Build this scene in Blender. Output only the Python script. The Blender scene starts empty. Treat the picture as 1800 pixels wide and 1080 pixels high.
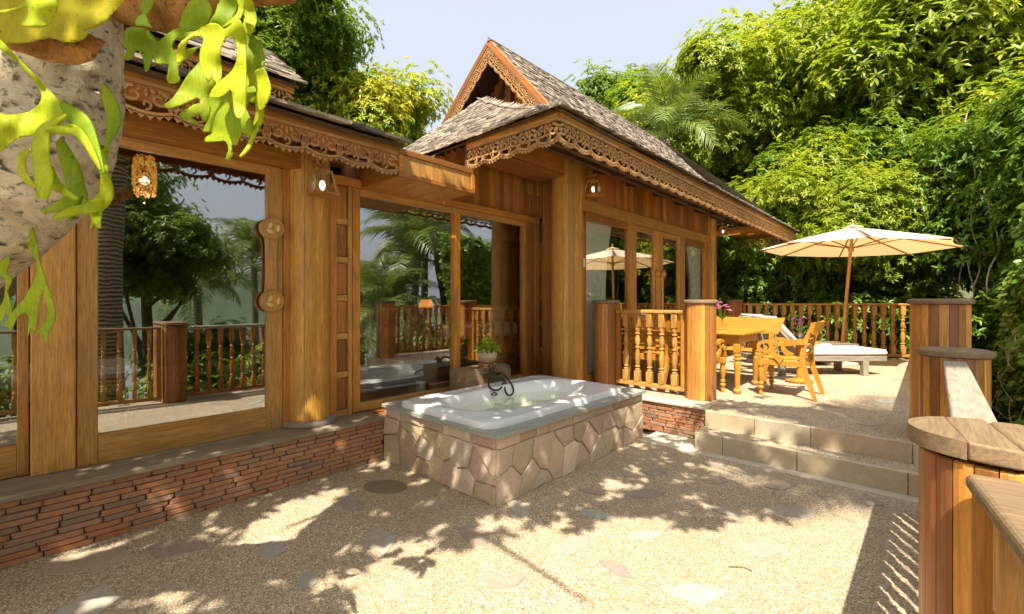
import bpy, bmesh, math, random
import numpy as np
from mathutils import Vector, Matrix, noise
from mathutils.geometry import delaunay_2d_cdt
R = math.radians
sc = bpy.context.scene
COL = sc.collection
rnd = random.Random(7)

# ------------------------------------------------------------------ camera, sky, sun
YAW = R(42.7); EYE = 1.45; FPX = 795.0
cam_d = bpy.data.cameras.new('camera'); cam = bpy.data.objects.new('camera', cam_d); COL.objects.link(cam)
cam.location = (0, 0, EYE); cam.rotation_euler = (R(90), 0, YAW)
cam_d.sensor_width = 36; cam_d.lens = FPX / 1800 * 36; cam_d.shift_y = -9 / 1800
cam_d.clip_start = 0.02; cam_d.clip_end = 20000
sc.camera = cam
SUN_EL = R(58); SUN_AZ = math.atan2(.52, -.85)
SD = Vector((math.sin(SUN_AZ) * math.cos(SUN_EL), math.cos(SUN_AZ) * math.cos(SUN_EL), math.sin(SUN_EL)))
w = bpy.data.worlds.new('World'); sc.world = w; w.use_nodes = True
nt = w.node_tree; nt.nodes.clear()
sky = nt.nodes.new('ShaderNodeTexSky'); sky.sky_type = 'NISHITA'; sky.sun_disc = False
sky.sun_elevation = SUN_EL; sky.sun_rotation = SUN_AZ; sky.air_density = 1.0; sky.dust_density = 7.0; sky.ozone_density = 1.2
bg = nt.nodes.new('ShaderNodeBackground'); bg.inputs[1].default_value = 0.15
wo = nt.nodes.new('ShaderNodeOutputWorld')
hz = nt.nodes.new('ShaderNodeMix'); hz.data_type = 'RGBA'; hz.inputs[0].default_value = .75; hz.inputs[7].default_value = (2.15, 2.27, 2.42, 1)   # pale tropical haze
nt.links.new(sky.outputs[0], hz.inputs[6]); nt.links.new(hz.outputs[2], bg.inputs[0]); nt.links.new(bg.outputs[0], wo.inputs[0])
sl = bpy.data.lights.new('sun', 'SUN'); sl.energy = 4.0; sl.angle = R(0.55); sl.color = (1.0, .92, .76)
so = bpy.data.objects.new('sun', sl); COL.objects.link(so); so.rotation_euler = SD.to_track_quat('Z', 'Y').to_euler()
so.location = SD * 40
vs = sc.view_settings; vs.view_transform = 'Standard'; vs.look = 'None'; vs.exposure = 1.4; vs.gamma = 1
vs.use_curve_mapping = False

CF = Vector((-math.sin(YAW), math.cos(YAW), 0)); CR = Vector((math.cos(YAW), math.sin(YAW), 0)); CC = Vector((0, 0, EYE))
def at(u, v, d):
    return CC + (CF + CR * ((u - 900) / FPX) + Vector((0, 0, 1)) * ((531 - v) / FPX)) * d
def pj(p):
    q = Vector(p) - CC; d = q.dot(CF)
    if d < .01: return (-9999, -9999, d)
    return (900 + FPX * q.dot(CR) / d, 531 - FPX * q.z / d, d)

# ------------------------------------------------------------------ helpers
def link(name, data, mat=None, parent=None, mw=None):
    o = bpy.data.objects.new(name, data); COL.objects.link(o)
    if mat is not None and data is not None and not data.materials: data.materials.append(mat)
    if parent is not None:
        o.parent = parent
        o.matrix_parent_inverse = parent_inv(parent)
    if mw is not None: o.matrix_basis = mw
    return o
def parent_inv(p):
    M = p.matrix_basis.copy() if p.parent is None else p.parent.matrix_basis @ p.matrix_parent_inverse @ p.matrix_basis
    return M.inverted()
def tag(o, label=None, cat=None, group=None, kind=None):
    if label: o['label'] = label
    if cat: o['category'] = cat
    if group: o['group'] = group
    if kind: o['kind'] = kind
    return o
def thing(name, label, cat, loc=(0, 0, 0), group=None):
    o = bpy.data.objects.new(name, None); COL.objects.link(o); o.location = loc
    o.matrix_basis = Matrix.Translation(loc); o.empty_display_size = .1
    return tag(o, label, cat, group)
def copy_tree(o, parent=None):
    c = o.copy(); COL.objects.link(c)
    if parent: c.parent = parent
    for ch in KIDS.get(o.name, []):
        copy_tree(ch, c)
    return c
KIDS = {}
def reg(o, p):
    KIDS.setdefault(p.name, []).append(o); return o

class MB:
    def __init__(s): s.v = []; s.f = []
    def quadmesh(s, vs, fs):
        b = len(s.v); s.v += [tuple(x) for x in vs]; s.f += [tuple(i + b for i in f) for f in fs]; return s
    def box(s, x0, x1, y0, y1, z0, z1, ch=0.0, M=None, jit=0.0):
        if x0 > x1: x0, x1 = x1, x0
        if y0 > y1: y0, y1 = y1, y0
        if z0 > z1: z0, z1 = z1, z0
        if ch <= 0:
            vs = [(x, y, z) for x in (x0, x1) for y in (y0, y1) for z in (z0, z1)]
            fs = [(0, 1, 3, 2), (4, 6, 7, 5), (0, 4, 5, 1), (2, 3, 7, 6), (0, 2, 6, 4), (1, 5, 7, 3)]
        else:
            ch = min(ch, (x1 - x0) * .45, (y1 - y0) * .45, (z1 - z0) * .45)
            vs = []; idx = {}
            for i, x in enumerate((x0, x1)):
                for j, y in enumerate((y0, y1)):
                    for k, z in enumerate((z0, z1)):
                        ix = x + ch * (1 if i == 0 else -1); iy = y + ch * (1 if j == 0 else -1); iz = z + ch * (1 if k == 0 else -1)
                        for a, p in enumerate(((x, iy, iz), (ix, y, iz), (ix, iy, z))):
                            idx[(i, j, k, a)] = len(vs); vs.append(p)
            g = lambda i, j, k, a: idx[(i, j, k, a)]
            fs = []
            fs.append((g(0,0,0,0), g(0,0,1,0), g(0,1,1,0), g(0,1,0,0))); fs.append((g(1,0,0,0), g(1,1,0,0), g(1,1,1,0), g(1,0,1,0)))
            fs.append((g(0,0,0,1), g(1,0,0,1), g(1,0,1,1), g(0,0,1,1))); fs.append((g(0,1,0,1), g(0,1,1,1), g(1,1,1,1), g(1,1,0,1)))
            fs.append((g(0,0,0,2), g(0,1,0,2), g(1,1,0,2), g(1,0,0,2))); fs.append((g(0,0,1,2), g(1,0,1,2), g(1,1,1,2), g(0,1,1,2)))
            for j in (0, 1):
                for k in (0, 1): fs.append((g(0,j,k,1), g(1,j,k,1), g(1,j,k,2), g(0,j,k,2)))
            for i in (0, 1):
                for k in (0, 1): fs.append((g(i,0,k,0), g(i,1,k,0), g(i,1,k,2), g(i,0,k,2)))
                for j in (0, 1): fs.append((g(i,j,0,0), g(i,j,1,0), g(i,j,1,1), g(i,j,0,1)))
            for i in (0, 1):
                for j in (0, 1):
                    for k in (0, 1): fs.append((g(i,j,k,0), g(i,j,k,1), g(i,j,k,2)))
        if jit: vs = [tuple(c + rnd.uniform(-jit, jit) for c in p) for p in vs]
        if M is not None: vs = [tuple(M @ Vector(p)) for p in vs]
        return s.quadmesh(vs, fs)
    def lathe(s, prof, c=(0, 0, 0), n=14, a0=0.0, M=None):
        vs = []; fs = []
        for r, z in prof:
            for i in range(n):
                a = a0 + 2 * math.pi * i / n; vs.append((c[0] + r * math.cos(a), c[1] + r * math.sin(a), c[2] + z))
        m = len(prof)
        for j in range(m - 1):
            for i in range(n):
                i2 = (i + 1) % n; fs.append((j * n + i, j * n + i2, (j + 1) * n + i2, (j + 1) * n + i))
        fs.append(tuple(range(n - 1, -1, -1))); fs.append(tuple((m - 1) * n + i for i in range(n)))
        if M is not None: vs = [tuple(M @ Vector(p)) for p in vs]
        return s.quadmesh(vs, fs)
    def tube(s, pts, rad, n=8, cap=True):
        pts = [Vector(p) for p in pts]; m = len(pts)
        if not hasattr(rad, '__len__'): rad = [rad] * m
        vs = []; fs = []; up = Vector((0, 0, 1)); prev = None
        for j, p in enumerate(pts):
            t = (pts[min(j + 1, m - 1)] - pts[max(j - 1, 0)]).normalized()
            if prev is None:
                a = up.cross(t)
                if a.length < .1: a = Vector((1, 0, 0)).cross(t)
                a.normalize()
            else:
                a = (prev - t * prev.dot(t)).normalized()
            prev = a; b = t.cross(a)
            for i in range(n):
                an = 2 * math.pi * i / n; vs.append(p + a * (rad[j] * math.cos(an)) + b * (rad[j] * math.sin(an)))
        for j in range(m - 1):
            for i in range(n):
                i2 = (i + 1) % n; fs.append((j * n + i, j * n + i2, (j + 1) * n + i2, (j + 1) * n + i))
        if cap: fs.append(tuple(range(n - 1, -1, -1))); fs.append(tuple((m - 1) * n + i for i in range(n)))
        return s.quadmesh(vs, fs)
    def prism(s, poly, f0, f1):
        """poly: list of 2d points, f0/f1 map a 2d point to 3d (the two faces)"""
        n = len(poly); vs = [f0(p) for p in poly] + [f1(p) for p in poly]
        fs = [tuple(range(n)), tuple(range(2 * n - 1, n - 1, -1))] + [(i, i + n, (i + 1) % n + n, (i + 1) % n) for i in range(n)]
        return s.quadmesh(vs, fs)
    def ribbon2(s, pts, wd, f, th):
        """flat ribbon with thickness: pts 2d, wd widths, f(a,b,t)->3d"""
        m = len(pts); vs = []; fs = []
        if not hasattr(wd, '__len__'): wd = [wd] * m
        for j, (a, b) in enumerate(pts):
            a0, b0 = pts[max(j - 1, 0)]; a1, b1 = pts[min(j + 1, m - 1)]
            dx, dy = a1 - a0, b1 - b0; l = math.hypot(dx, dy) or 1; nx, ny = -dy / l * wd[j] / 2, dx / l * wd[j] / 2
            vs += [f(a + nx, b + ny, 0), f(a - nx, b - ny, 0), f(a - nx, b - ny, th), f(a + nx, b + ny, th)]
        for j in range(m - 1):
            for i in range(4): fs.append((j * 4 + i, j * 4 + (i + 1) % 4, (j + 1) * 4 + (i + 1) % 4, (j + 1) * 4 + i))
        fs.append((3, 2, 1, 0)); k = (m - 1) * 4; fs.append((k, k + 1, k + 2, k + 3))
        return s.quadmesh(vs, fs)
    def mesh(s, name, smooth=False, mat=None):
        me = bpy.data.meshes.new(name); me.from_pydata(s.v, [], s.f)
        bm = bmesh.new(); bm.from_mesh(me); bmesh.ops.recalc_face_normals(bm, faces=bm.faces); bm.to_mesh(me); bm.free()
        if smooth:
            me.polygons.foreach_set('use_smooth', [True] * len(me.polygons))
            me.set_sharp_from_angle(angle=R(38))
        if mat: me.materials.append(mat)
        return me
    def build(s, name, mat, parent=None, smooth=False, label=None):
        o = link(name, s.mesh(name, smooth, mat), None, parent)
        if parent is not None: reg(o, parent)
        if label: o['label'] = label
        return o
def crom(pts, n=6):
    out = []; P = [tuple(p) for p in pts]; P = [P[0]] + P + [P[-1]]
    for i in range(1, len(P) - 2):
        for k in range(n):
            t = k / n
            out.append(tuple(.5 * (2 * b + (c - a) * t + (2 * a - 5 * b + 4 * c - d) * t * t + (3 * b - a - 3 * c + d) * t ** 3)
                             for a, b, c, d in zip(P[i - 1], P[i], P[i + 1], P[i + 2])))
    out.append(P[-2]); return out

# ------------------------------------------------------------------ materials
def newmat(name):
    m = bpy.data.materials.new(name); m.use_nodes = True; n = m.node_tree; n.nodes.clear()
    out = n.nodes.new('ShaderNodeOutputMaterial'); p = n.nodes.new('ShaderNodeBsdfPrincipled')
    n.links.new(p.outputs[0], out.inputs[0]); return m, n, p, out
def N(n, t, **kw):
    x = n.nodes.new(t)
    for k, v in kw.items(): setattr(x, k, v)
    return x
def ramp(n, stops, fac=None):
    r = n.nodes.new('ShaderNodeValToRGB'); e = r.color_ramp.elements
    while len(e) < len(stops): e.new(.5)
    for i, (p, c) in enumerate(stops): e[i].position = p; e[i].color = (*c, 1) if len(c) == 3 else c
    if fac is not None: n.links.new(fac, r.inputs[0])
    return r
def mth(n, op, a, b=None):
    x = n.nodes.new('ShaderNodeMath'); x.operation = op
    for i, v in enumerate((a, b)):
        if v is None: continue
        if isinstance(v, (int, float)): x.inputs[i].default_value = v
        else: n.links.new(v, x.inputs[i])
    return x.outputs[0]
def mixc(n, fac, a, b, mode='MIX'):
    x = n.nodes.new('ShaderNodeMix'); x.data_type = 'RGBA'; x.blend_type = mode
    for s, v in ((x.inputs[0], fac), (x.inputs[6], a), (x.inputs[7], b)):
        if isinstance(v, (int, float)): s.default_value = v
        elif isinstance(v, tuple): s.default_value = (*v, 1)
        else: n.links.new(v, s)
    return x.outputs[2]
def coords(n, scale=(1, 1, 1), rand=True):
    tc = N(n, 'ShaderNodeTexCoord'); mp = N(n, 'ShaderNodeMapping'); mp.inputs['Scale'].default_value = scale
    if rand:
        oi = N(n, 'ShaderNodeObjectInfo'); ge = N(n, 'ShaderNodeNewGeometry')
        rr = mth(n, 'FRACT', mth(n, 'ADD', oi.outputs['Random'], ge.outputs['Random Per Island']))
        ad = N(n, 'ShaderNodeVectorMath', operation='ADD'); cx = N(n, 'ShaderNodeCombineXYZ')
        for i, k in enumerate((31, 17, 23)): n.links.new(mth(n, 'MULTIPLY', rr, float(k)), cx.inputs[i])
        n.links.new(tc.outputs['Object'], ad.inputs[0]); n.links.new(cx.outputs[0], ad.inputs[1]); n.links.new(ad.outputs[0], mp.inputs[0])
        return mp.outputs[0], rr, tc
    n.links.new(tc.outputs['Object'], mp.inputs[0]); return mp.outputs[0], None, tc
def noi(n, vec, sc_, det=4, rough=.55, dist=0):
    x = N(n, 'ShaderNodeTexNoise'); x.inputs['Scale'].default_value = sc_; x.inputs['Detail'].default_value = det
    x.inputs['Roughness'].default_value = rough; x.inputs['Distortion'].default_value = dist
    if vec is not None: n.links.new(vec, x.inputs['Vector'])
    return x.outputs[0]
def bump(n, p, h, st, dist=.01):
    b = N(n, 'ShaderNodeBump'); b.inputs['Strength'].default_value = st; b.inputs['Distance'].default_value = dist
    n.links.new(h, b.inputs['Height']); n.links.new(b.outputs[0], p.inputs['Normal'])

def wood(name, ca, cb, axis='z', var=.35, rough=.5, dirt=.25, hue=None, wear=(.10, .07, .045)):
    m, n, p, o = newmat(name)
    s = {'x': (1.0, 16, 16), 'y': (16, 1.0, 16), 'z': (16, 16, 1.0)}[axis]
    vec, rr, tc = coords(n, s)
    g = noi(n, vec, 1.4, 8, .66, 1.8); fine = noi(n, vec, 9, 3, .6)
    col = ramp(n, [(.3, ca), (.7, cb)], g).outputs[0]
    col = mixc(n, mth(n, 'MULTIPLY', ramp(n, [(.45, (0, 0, 0)), (.72, (1, 1, 1))], fine).outputs[0], .55), col, tuple(c * .35 for c in cb))
    v2 = mth(n, 'FRACT', mth(n, 'MULTIPLY', rr, 7.31))
    if hue: col = mixc(n, mth(n, 'MULTIPLY', ramp(n, [(.35, (0, 0, 0)), (.9, (1, 1, 1))], v2).outputs[0], .8), col, hue)
    val = mth(n, 'ADD', mth(n, 'MULTIPLY', mth(n, 'SUBTRACT', rr, .5), 2 * var), 1.0)
    hs = N(n, 'ShaderNodeHueSaturation'); n.links.new(val, hs.inputs['Value']); n.links.new(col, hs.inputs['Color']); col = hs.outputs[0]
    mp2 = N(n, 'ShaderNodeMapping'); n.links.new(tc.outputs['Object'], mp2.inputs[0]); mp2.inputs['Scale'].default_value = tuple(1.0 + (x > 2) * 2.0 for x in s)
    dn = noi(n, mp2.outputs[0], 2.4, 7, .7, .4)
    col = mixc(n, mth(n, 'MULTIPLY', ramp(n, [(.48, (0, 0, 0)), (.75, (1, 1, 1))], dn).outputs[0], dirt), col, wear)
    n.links.new(col, p.inputs['Base Color'])
    rg = mth(n, 'ADD', mth(n, 'MULTIPLY', g, .25), rough - .12); n.links.new(rg, p.inputs['Roughness'])
    p.inputs['Specular IOR Level'].default_value = .45
    bump(n, p, mth(n, 'ADD', g, mth(n, 'MULTIPLY', fine, .5)), .22, .006)
    return m
WC = dict(ca=(.58, .24, .028), cb=(.30, .10, .010))
M = {}
for ax in 'xyz':
    M['teak_' + ax] = wood('teak_wood_' + ax, **WC, axis=ax, var=.42, dirt=.5, hue=(.30, .10, .02))
    M['honey_' + ax] = wood('honey_wood_' + ax, (.62, .325, .08), (.39, .175, .032), ax, .2, .5, .5, wear=(.20, .13, .08))
    M['grey_' + ax] = wood('weathered_wood_' + ax, (.40, .345, .275), (.26, .21, .155), ax, .15, .75, .55, wear=(.12, .10, .075))
    M['dark_' + ax] = wood('dark_wood_' + ax, (.12, .06, .025), (.06, .03, .014), ax, .3, .6, .3)
M['stave'] = wood('stave_wood', (.70, .33, .06), (.46, .17, .03), 'z', .42, .40, .4, hue=(.22, .065, .035), wear=(.11, .055, .04))
M['column'] = wood('column_wood', (.64, .33, .05), (.37, .165, .022), 'z', .24, .5, .25, wear=(.22, .12, .05))
M['yellow'] = wood('golden_furniture_wood', (.60, .30, .04), (.45, .185, .018), 'x', .08, .38, .08)
M['yellow_z'] = wood('golden_turned_wood', (.60, .30, .04), (.45, .185, .018), 'z', .08, .38, .08)
M['carve'] = wood('carved_wood', (.60, .34, .13), (.38, .18, .06), 'x', .15, .65, .45, wear=(.16, .09, .05))
M['sill'] = wood('weathered_sill', (.30, .235, .165), (.18, .135, .09), 'y', .1, .75, .7, wear=(.38, .32, .25))
M['cap'] = wood('post_cap_wood', (.30, .20, .11), (.20, .13, .07), 'y', .16, .7, .8, wear=(.14, .09, .055))
M['shingle'] = wood('shingle_wood', (.40, .33, .26), (.20, .16, .12), 'x', .6, .85, .6, wear=(.07, .055, .045))

def simple(name, col, rough=.5, metal=0, spec=.5, nvar=0, nscale=8, bmp=0):
    m, n, p, o = newmat(name); p.inputs['Roughness'].default_value = rough; p.inputs['Metallic'].default_value = metal
    p.inputs['Specular IOR Level'].default_value = spec
    if nvar or bmp:
        vec, rr, tc = coords(n)
        nn = noi(n, vec, nscale, 5, .6)
        c = mixc(n, nn, tuple(x * (1 - nvar) for x in col), tuple(min(1, x * (1 + nvar)) for x in col)); n.links.new(c, p.inputs['Base Color'])
        if bmp: bump(n, p, nn, bmp, .01)
    else: p.inputs['Base Color'].default_value = (*col, 1)
    return m
def pebble():
    m, n, p, o = newmat('pebble_wash')
    vec, rr, tc = coords(n, rand=False)
    v = N(n, 'ShaderNodeTexVoronoi'); v.inputs['Scale'].default_value = 120; n.links.new(vec, v.inputs['Vector'])
    bw = N(n, 'ShaderNodeSeparateColor'); n.links.new(v.outputs['Color'], bw.inputs[0])
    c = ramp(n, [(0, (.16, .11, .065)), (.25, (.44, .33, .20)), (.55, (.63, .50, .32)), (.8, (.76, .66, .47)), (1, (.86, .82, .70))], bw.outputs[0]).outputs[0]
    edge = ramp(n, [(.25, (0, 0, 0)), (.62, (1, 1, 1))], v.outputs['Distance']).outputs[0]
    c = mixc(n, mth(n, 'MULTIPLY', edge, .75), c, (.26, .19, .115))
    big = noi(n, vec, .9, 6, .6, .3)
    c = mixc(n, ramp(n, [(.42, (0, 0, 0)), (.72, (.55, .55, .55))], big).outputs[0], c, (.28, .225, .15))
    st = noi(n, vec, 4.5, 5, .7)
    c = mixc(n, ramp(n, [(.6, (0, 0, 0)), (.8, (.3, .3, .3))], st).outputs[0], c, (.66, .58, .44))
    n.links.new(c, p.inputs['Base Color']); p.inputs['Roughness'].default_value = .8
    bump(n, p, mth(n, 'SUBTRACT', 1.0, v.outputs['Distance']), .6, .006)
    return m
M['pebble'] = pebble()
def stone(name, cols, sc_=3.0, rough=.8, b=.4, var=.2):
    m, n, p, o = newmat(name); vec, rr, tc = coords(n)
    k = len(cols); c = ramp(n, [(i / max(1, k - 1), cc) for i, cc in enumerate(cols)], mth(n, 'FRACT', mth(n, 'MULTIPLY', rr, 5.7))).outputs[0]
    nn = noi(n, vec, sc_, 8, .65, .6); n2 = noi(n, vec, sc_ * 9, 4, .7)
    c = mixc(n, ramp(n, [(.35, (0, 0, 0)), (.7, (1, 1, 1))], nn).outputs[0], c, mixc(n, .45, c, (.33, .27, .18)))
    c = mixc(n, mth(n, 'MULTIPLY', ramp(n, [(.5, (0, 0, 0)), (.75, (1, 1, 1))], n2).outputs[0], .3), c, (.75, .68, .56))
    hs = N(n, 'ShaderNodeHueSaturation'); n.links.new(mth(n, 'ADD', 1 - var / 2, mth(n, 'MULTIPLY', rr, var)), hs.inputs['Value']); n.links.new(c, hs.inputs['Color'])
    n.links.new(hs.outputs[0], p.inputs['Base Color']); p.inputs['Roughness'].default_value = rough
    bump(n, p, mth(n, 'ADD', nn, mth(n, 'MULTIPLY', n2, .4)), b, .02)
    return m
M['clad'] = stone('sandstone_cladding', [(.52, .33, .22), (.48, .39, .21), (.58, .40, .31), (.42, .31, .18), (.62, .50, .35), (.44, .26, .19), (.52, .46, .34)], 3.4, b=.6, var=.35)
M['flag'] = stone('flagstone', [(.34, .33, .28), (.34, .24, .19), (.26, .22, .19), (.42, .32, .22), (.32, .34, .31)], 3, .65, .2)
M['block'] = stone('step_stone', [(.52, .43, .28), (.56, .40, .26), (.50, .44, .32)], 2, .7, .15, .12)
M['slate'] = stone('slate_slab', [(.30, .33, .31), (.34, .36, .33)], 6, .6, .7)
M['mortar'] = simple('mortar', (.52, .42, .30), .95, nvar=.3, nscale=40, bmp=.4)
M['brickjoint'] = simple('brick_joint', (.045, .033, .024), .95, nvar=.3, nscale=30)
M['concrete'] = simple('pale_concrete', (.50, .45, .35), .85, nvar=.25, nscale=14, bmp=.3)
def brickmat():
    m, n, p, o = newmat('old_brick'); vec, rr, tc = coords(n)
    c = ramp(n, [(0, (.50, .185, .07)), (.35, (.57, .26, .12)), (.6, (.48, .23, .13)), (.88, (.42, .24, .15)), (.98, (.30, .20, .14)), (1, (.18, .13, .10))], mth(n, 'FRACT', mth(n, 'MULTIPLY', rr, 3.9))).outputs[0]
    nn = noi(n, vec, 14, 6, .7); n2 = noi(n, tc.outputs['Object'], 1.1, 5, .6)
    c = mixc(n, ramp(n, [(.45, (0, 0, 0)), (.7, (.85, .85, .85))], nn).outputs[0], c, (.26, .15, .09))
    n3 = noi(n, tc.outputs['Object'], 5, 6, .75)
    c = mixc(n, ramp(n, [(.50, (0, 0, 0)), (.66, (.85, .85, .85))], n3).outputs[0], c, (.13, .105, .08))
    n4 = noi(n, vec, 30, 4, .7)
    c = mixc(n, ramp(n, [(.58, (0, 0, 0)), (.72, (.5, .5, .5))], n4).outputs[0], c, (.55, .34, .24))
    n.links.new(c, p.inputs['Base Color']); p.inputs['Roughness'].default_value = .9; bump(n, p, mth(n, 'ADD', nn, n4), .7, .006); return m
M['brick'] = brickmat()
def leafmat(name, cols, trans=.4, rough=.42, spec=.5):
    m, n, p, o = newmat(name); ge = N(n, 'ShaderNodeNewGeometry'); tc = N(n, 'ShaderNodeTexCoord')
    k = len(cols)
    big = noi(n, tc.outputs['Object'], .55, 3, .6)
    f = mth(n, 'ADD', mth(n, 'MULTIPLY', ge.outputs['Random Per Island'], .55), mth(n, 'MULTIPLY', mth(n, 'SUBTRACT', big, .28), 1.1))
    c = ramp(n, [(i / max(1, k - 1), cc) for i, cc in enumerate(cols)], f).outputs[0]
    n.links.new(c, p.inputs['Base Color']); p.inputs['Roughness'].default_value = rough; p.inputs['Specular IOR Level'].default_value = spec
    tr = N(n, 'ShaderNodeBsdfTranslucent'); mx = N(n, 'ShaderNodeMixShader'); mx.inputs[0].default_value = trans
    n.links.new(mixc(n, .35, c, (.45, .55, .03)), tr.inputs[0])
    n.links.new(p.outputs[0], mx.inputs[1]); n.links.new(tr.outputs[0], mx.inputs[2]); n.links.new(mx.outputs[0], o.inputs[0]); return m
M['leaf_a'] = leafmat('mango_leaf', [(.10, .18, .012), (.18, .27, .015), (.29, .36, .02), (.44, .46, .03), (.58, .48, .04)], .5)
M['leaf_b'] = leafmat('dark_leaf', [(.05, .12, .012), (.09, .19, .015), (.16, .27, .02), (.28, .36, .03)], .45)
M['leaf_c'] = leafmat('creeper_leaf', [(.05, .12, .015), (.10, .20, .02), (.18, .28, .03), (.32, .38, .04)], .35)
M['leaf_d'] = leafmat('orange_tinged_leaf', [(.09, .18, .012), (.18, .30, .02), (.36, .42, .03), (.60, .52, .04), (.60, .38, .05)])
M['palm'] = leafmat('palm_leaf', [(.05, .10, .02), (.10, .17, .03), (.18, .23, .05), (.30, .28, .08)], .25)
M['lime'] = leafmat('lime_leaf', [(.25, .45, .02), (.35, .55, .03), (.45, .62, .05)], .4)
def fernmat(name, a, b):
    m, n, p, o = newmat(name); tc = N(n, 'ShaderNodeTexCoord'); nn = noi(n, tc.outputs['Object'], 5, 4, .5, .5); n2 = noi(n, tc.outputs['Object'], 60, 3, .6)
    c = ramp(n, [(.3, a), (.7, b)], nn).outputs[0]
    c = mixc(n, mth(n, 'MULTIPLY', ramp(n, [(.62, (0, 0, 0)), (.75, (1, 1, 1))], n2).outputs[0], .3), c, tuple(x * .55 for x in a))
    c = mixc(n, mth(n, 'MULTIPLY', ramp(n, [(.45, (0, 0, 0)), (.7, (1, 1, 1))], noi(n, tc.outputs['Object'], 18, 6, .7, 1.5)).outputs[0], .45), c, tuple(x * .6 for x in a))
    n.links.new(c, p.inputs['Base Color']); p.inputs['Roughness'].default_value = .55; p.inputs['Specular IOR Level'].default_value = .25
    mp = N(n, 'ShaderNodeMapping'); mp.inputs['Scale'].default_value = (150, 150, 14); n.links.new(tc.outputs['Object'], mp.inputs[0]); vn_ = noi(n, mp.outputs[0], 1.0, 3, .5, .4)
    c = mixc(n, mth(n, 'MULTIPLY', ramp(n, [(.42, (0, 0, 0)), (.62, (1, 1, 1))], vn_).outputs[0], .2), c, tuple(x * .55 for x in a)); c = mixc(n, ramp(n, [(.70, (0, 0, 0)), (.74, (.8, .8, .8))], noi(n, tc.outputs['Object'], 95, 2, .5)).outputs[0], c, (.16, .10, .02))
    n.links.new(c, p.inputs['Base Color'])
    tr = N(n, 'ShaderNodeBsdfTranslucent'); mx = N(n, 'ShaderNodeMixShader'); mx.inputs[0].default_value = .45
    n.links.new(c, tr.inputs[0]); n.links.new(p.outputs[0], mx.inputs[1]); n.links.new(tr.outputs[0], mx.inputs[2]); n.links.new(mx.outputs[0], o.inputs[0])
    bump(n, p, vn_, .35, .004); return m
M['fern'] = fernmat('fern_frond', (.46, .55, .012), (.66, .68, .03))
M['fern_dk'] = fernmat('fern_frond_green', (.28, .42, .015), (.46, .54, .02))
M['shield'] = fernmat('fern_shield', (.50, .44, .015), (.62, .52, .03))
def barkmat(name, a, b, c3, sc_=6, st=.8, stretch=(1, 1, 1)):
    m, n, p, o = newmat(name); vec, rr, tc = coords(n, stretch, False); nn = noi(n, vec, sc_, 8, .72, 1.4); n2 = noi(n, vec, sc_ * 4, 8, .78, .6)
    c = ramp(n, [(.3, a), (.52, b), (.72, c3)], nn).outputs[0]
    c = mixc(n, ramp(n, [(.54, (0, 0, 0)), (.62, (1, 1, 1))], n2).outputs[0], c, tuple(x * .35 for x in a))
    n.links.new(c, p.inputs['Base Color']); p.inputs['Roughness'].default_value = .9; bump(n, p, mth(n, 'ADD', nn, mth(n, 'MULTIPLY', n2, .5)), st, .02); return m
M['bark'] = barkmat('pale_bark', (.32, .24, .15), (.54, .45, .31), (.74, .65, .49), 8, .8)
M['bark_dk'] = barkmat('dark_bark', (.07, .05, .03), (.14, .10, .07), (.22, .17, .12), 5)
M['husk'] = barkmat('fern_root_husk', (.22, .08, .015), (.45, .20, .04), (.60, .34, .10), 9, 1.0)
def palmtrunk():
    m, n, p, o = newmat('palm_trunk'); tc = N(n, 'ShaderNodeTexCoord'); wv = N(n, 'ShaderNodeTexWave'); wv.bands_direction = 'Z'; wv.inputs['Scale'].default_value = 4.5; wv.inputs['Distortion'].default_value = 5.0; wv.inputs['Detail'].default_value = 4
    n.links.new(tc.outputs['Object'], wv.inputs[0]); c = ramp(n, [(.1, (.10, .07, .045)), (.5, (.26, .21, .15)), (1, (.38, .33, .26))], wv.outputs[1]).outputs[0]
    n.links.new(c, p.inputs['Base Color']); p.inputs['Roughness'].default_value = .9; bump(n, p, wv.outputs[1], .6, .02); return m
M['palmtrunk'] = palmtrunk()
def glassmat(name, fac=.17, tint=(.80, .86, .82)):
    m, n, p, o = newmat(name); n.nodes.remove(p)
    t = N(n, 'ShaderNodeBsdfTransparent'); t.inputs[0].default_value = (*tint, 1); g = N(n, 'ShaderNodeBsdfGlossy'); g.inputs['Roughness'].default_value = .004
    g.inputs[0].default_value = (.98, .98, .98, 1)
    fr = N(n, 'ShaderNodeFresnel'); gb_ = N(n, 'ShaderNodeNewGeometry'); n.links.new(mth(n, 'ADD', mth(n, 'MULTIPLY', gb_.outputs['Backfacing'], 1 / 1.5 - 1.5), 1.5), fr.inputs[0])
    f = mth(n, 'ADD', mth(n, 'MULTIPLY', fr.outputs[0], .9), fac)
    tcg = N(n, 'ShaderNodeTexCoord'); bg_ = N(n, 'ShaderNodeBump'); bg_.inputs['Strength'].default_value = .05; bg_.inputs['Distance'].default_value = .01; n.links.new(noi(n, tcg.outputs['Object'], 1.6, 1, .4), bg_.inputs['Height']); n.links.new(bg_.outputs[0], g.inputs['Normal'])
    mx = N(n, 'ShaderNodeMixShader'); n.links.new(f, mx.inputs[0]); n.links.new(t.outputs[0], mx.inputs[1]); n.links.new(g.outputs[0], mx.inputs[2]); n.links.new(mx.outputs[0], o.inputs[0]); return m
M['glass'] = glassmat('window_glass', .20, (.97, .98, .95))
M['clear'] = glassmat('clear_glass', .03, (.92, .94, .92))
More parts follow.
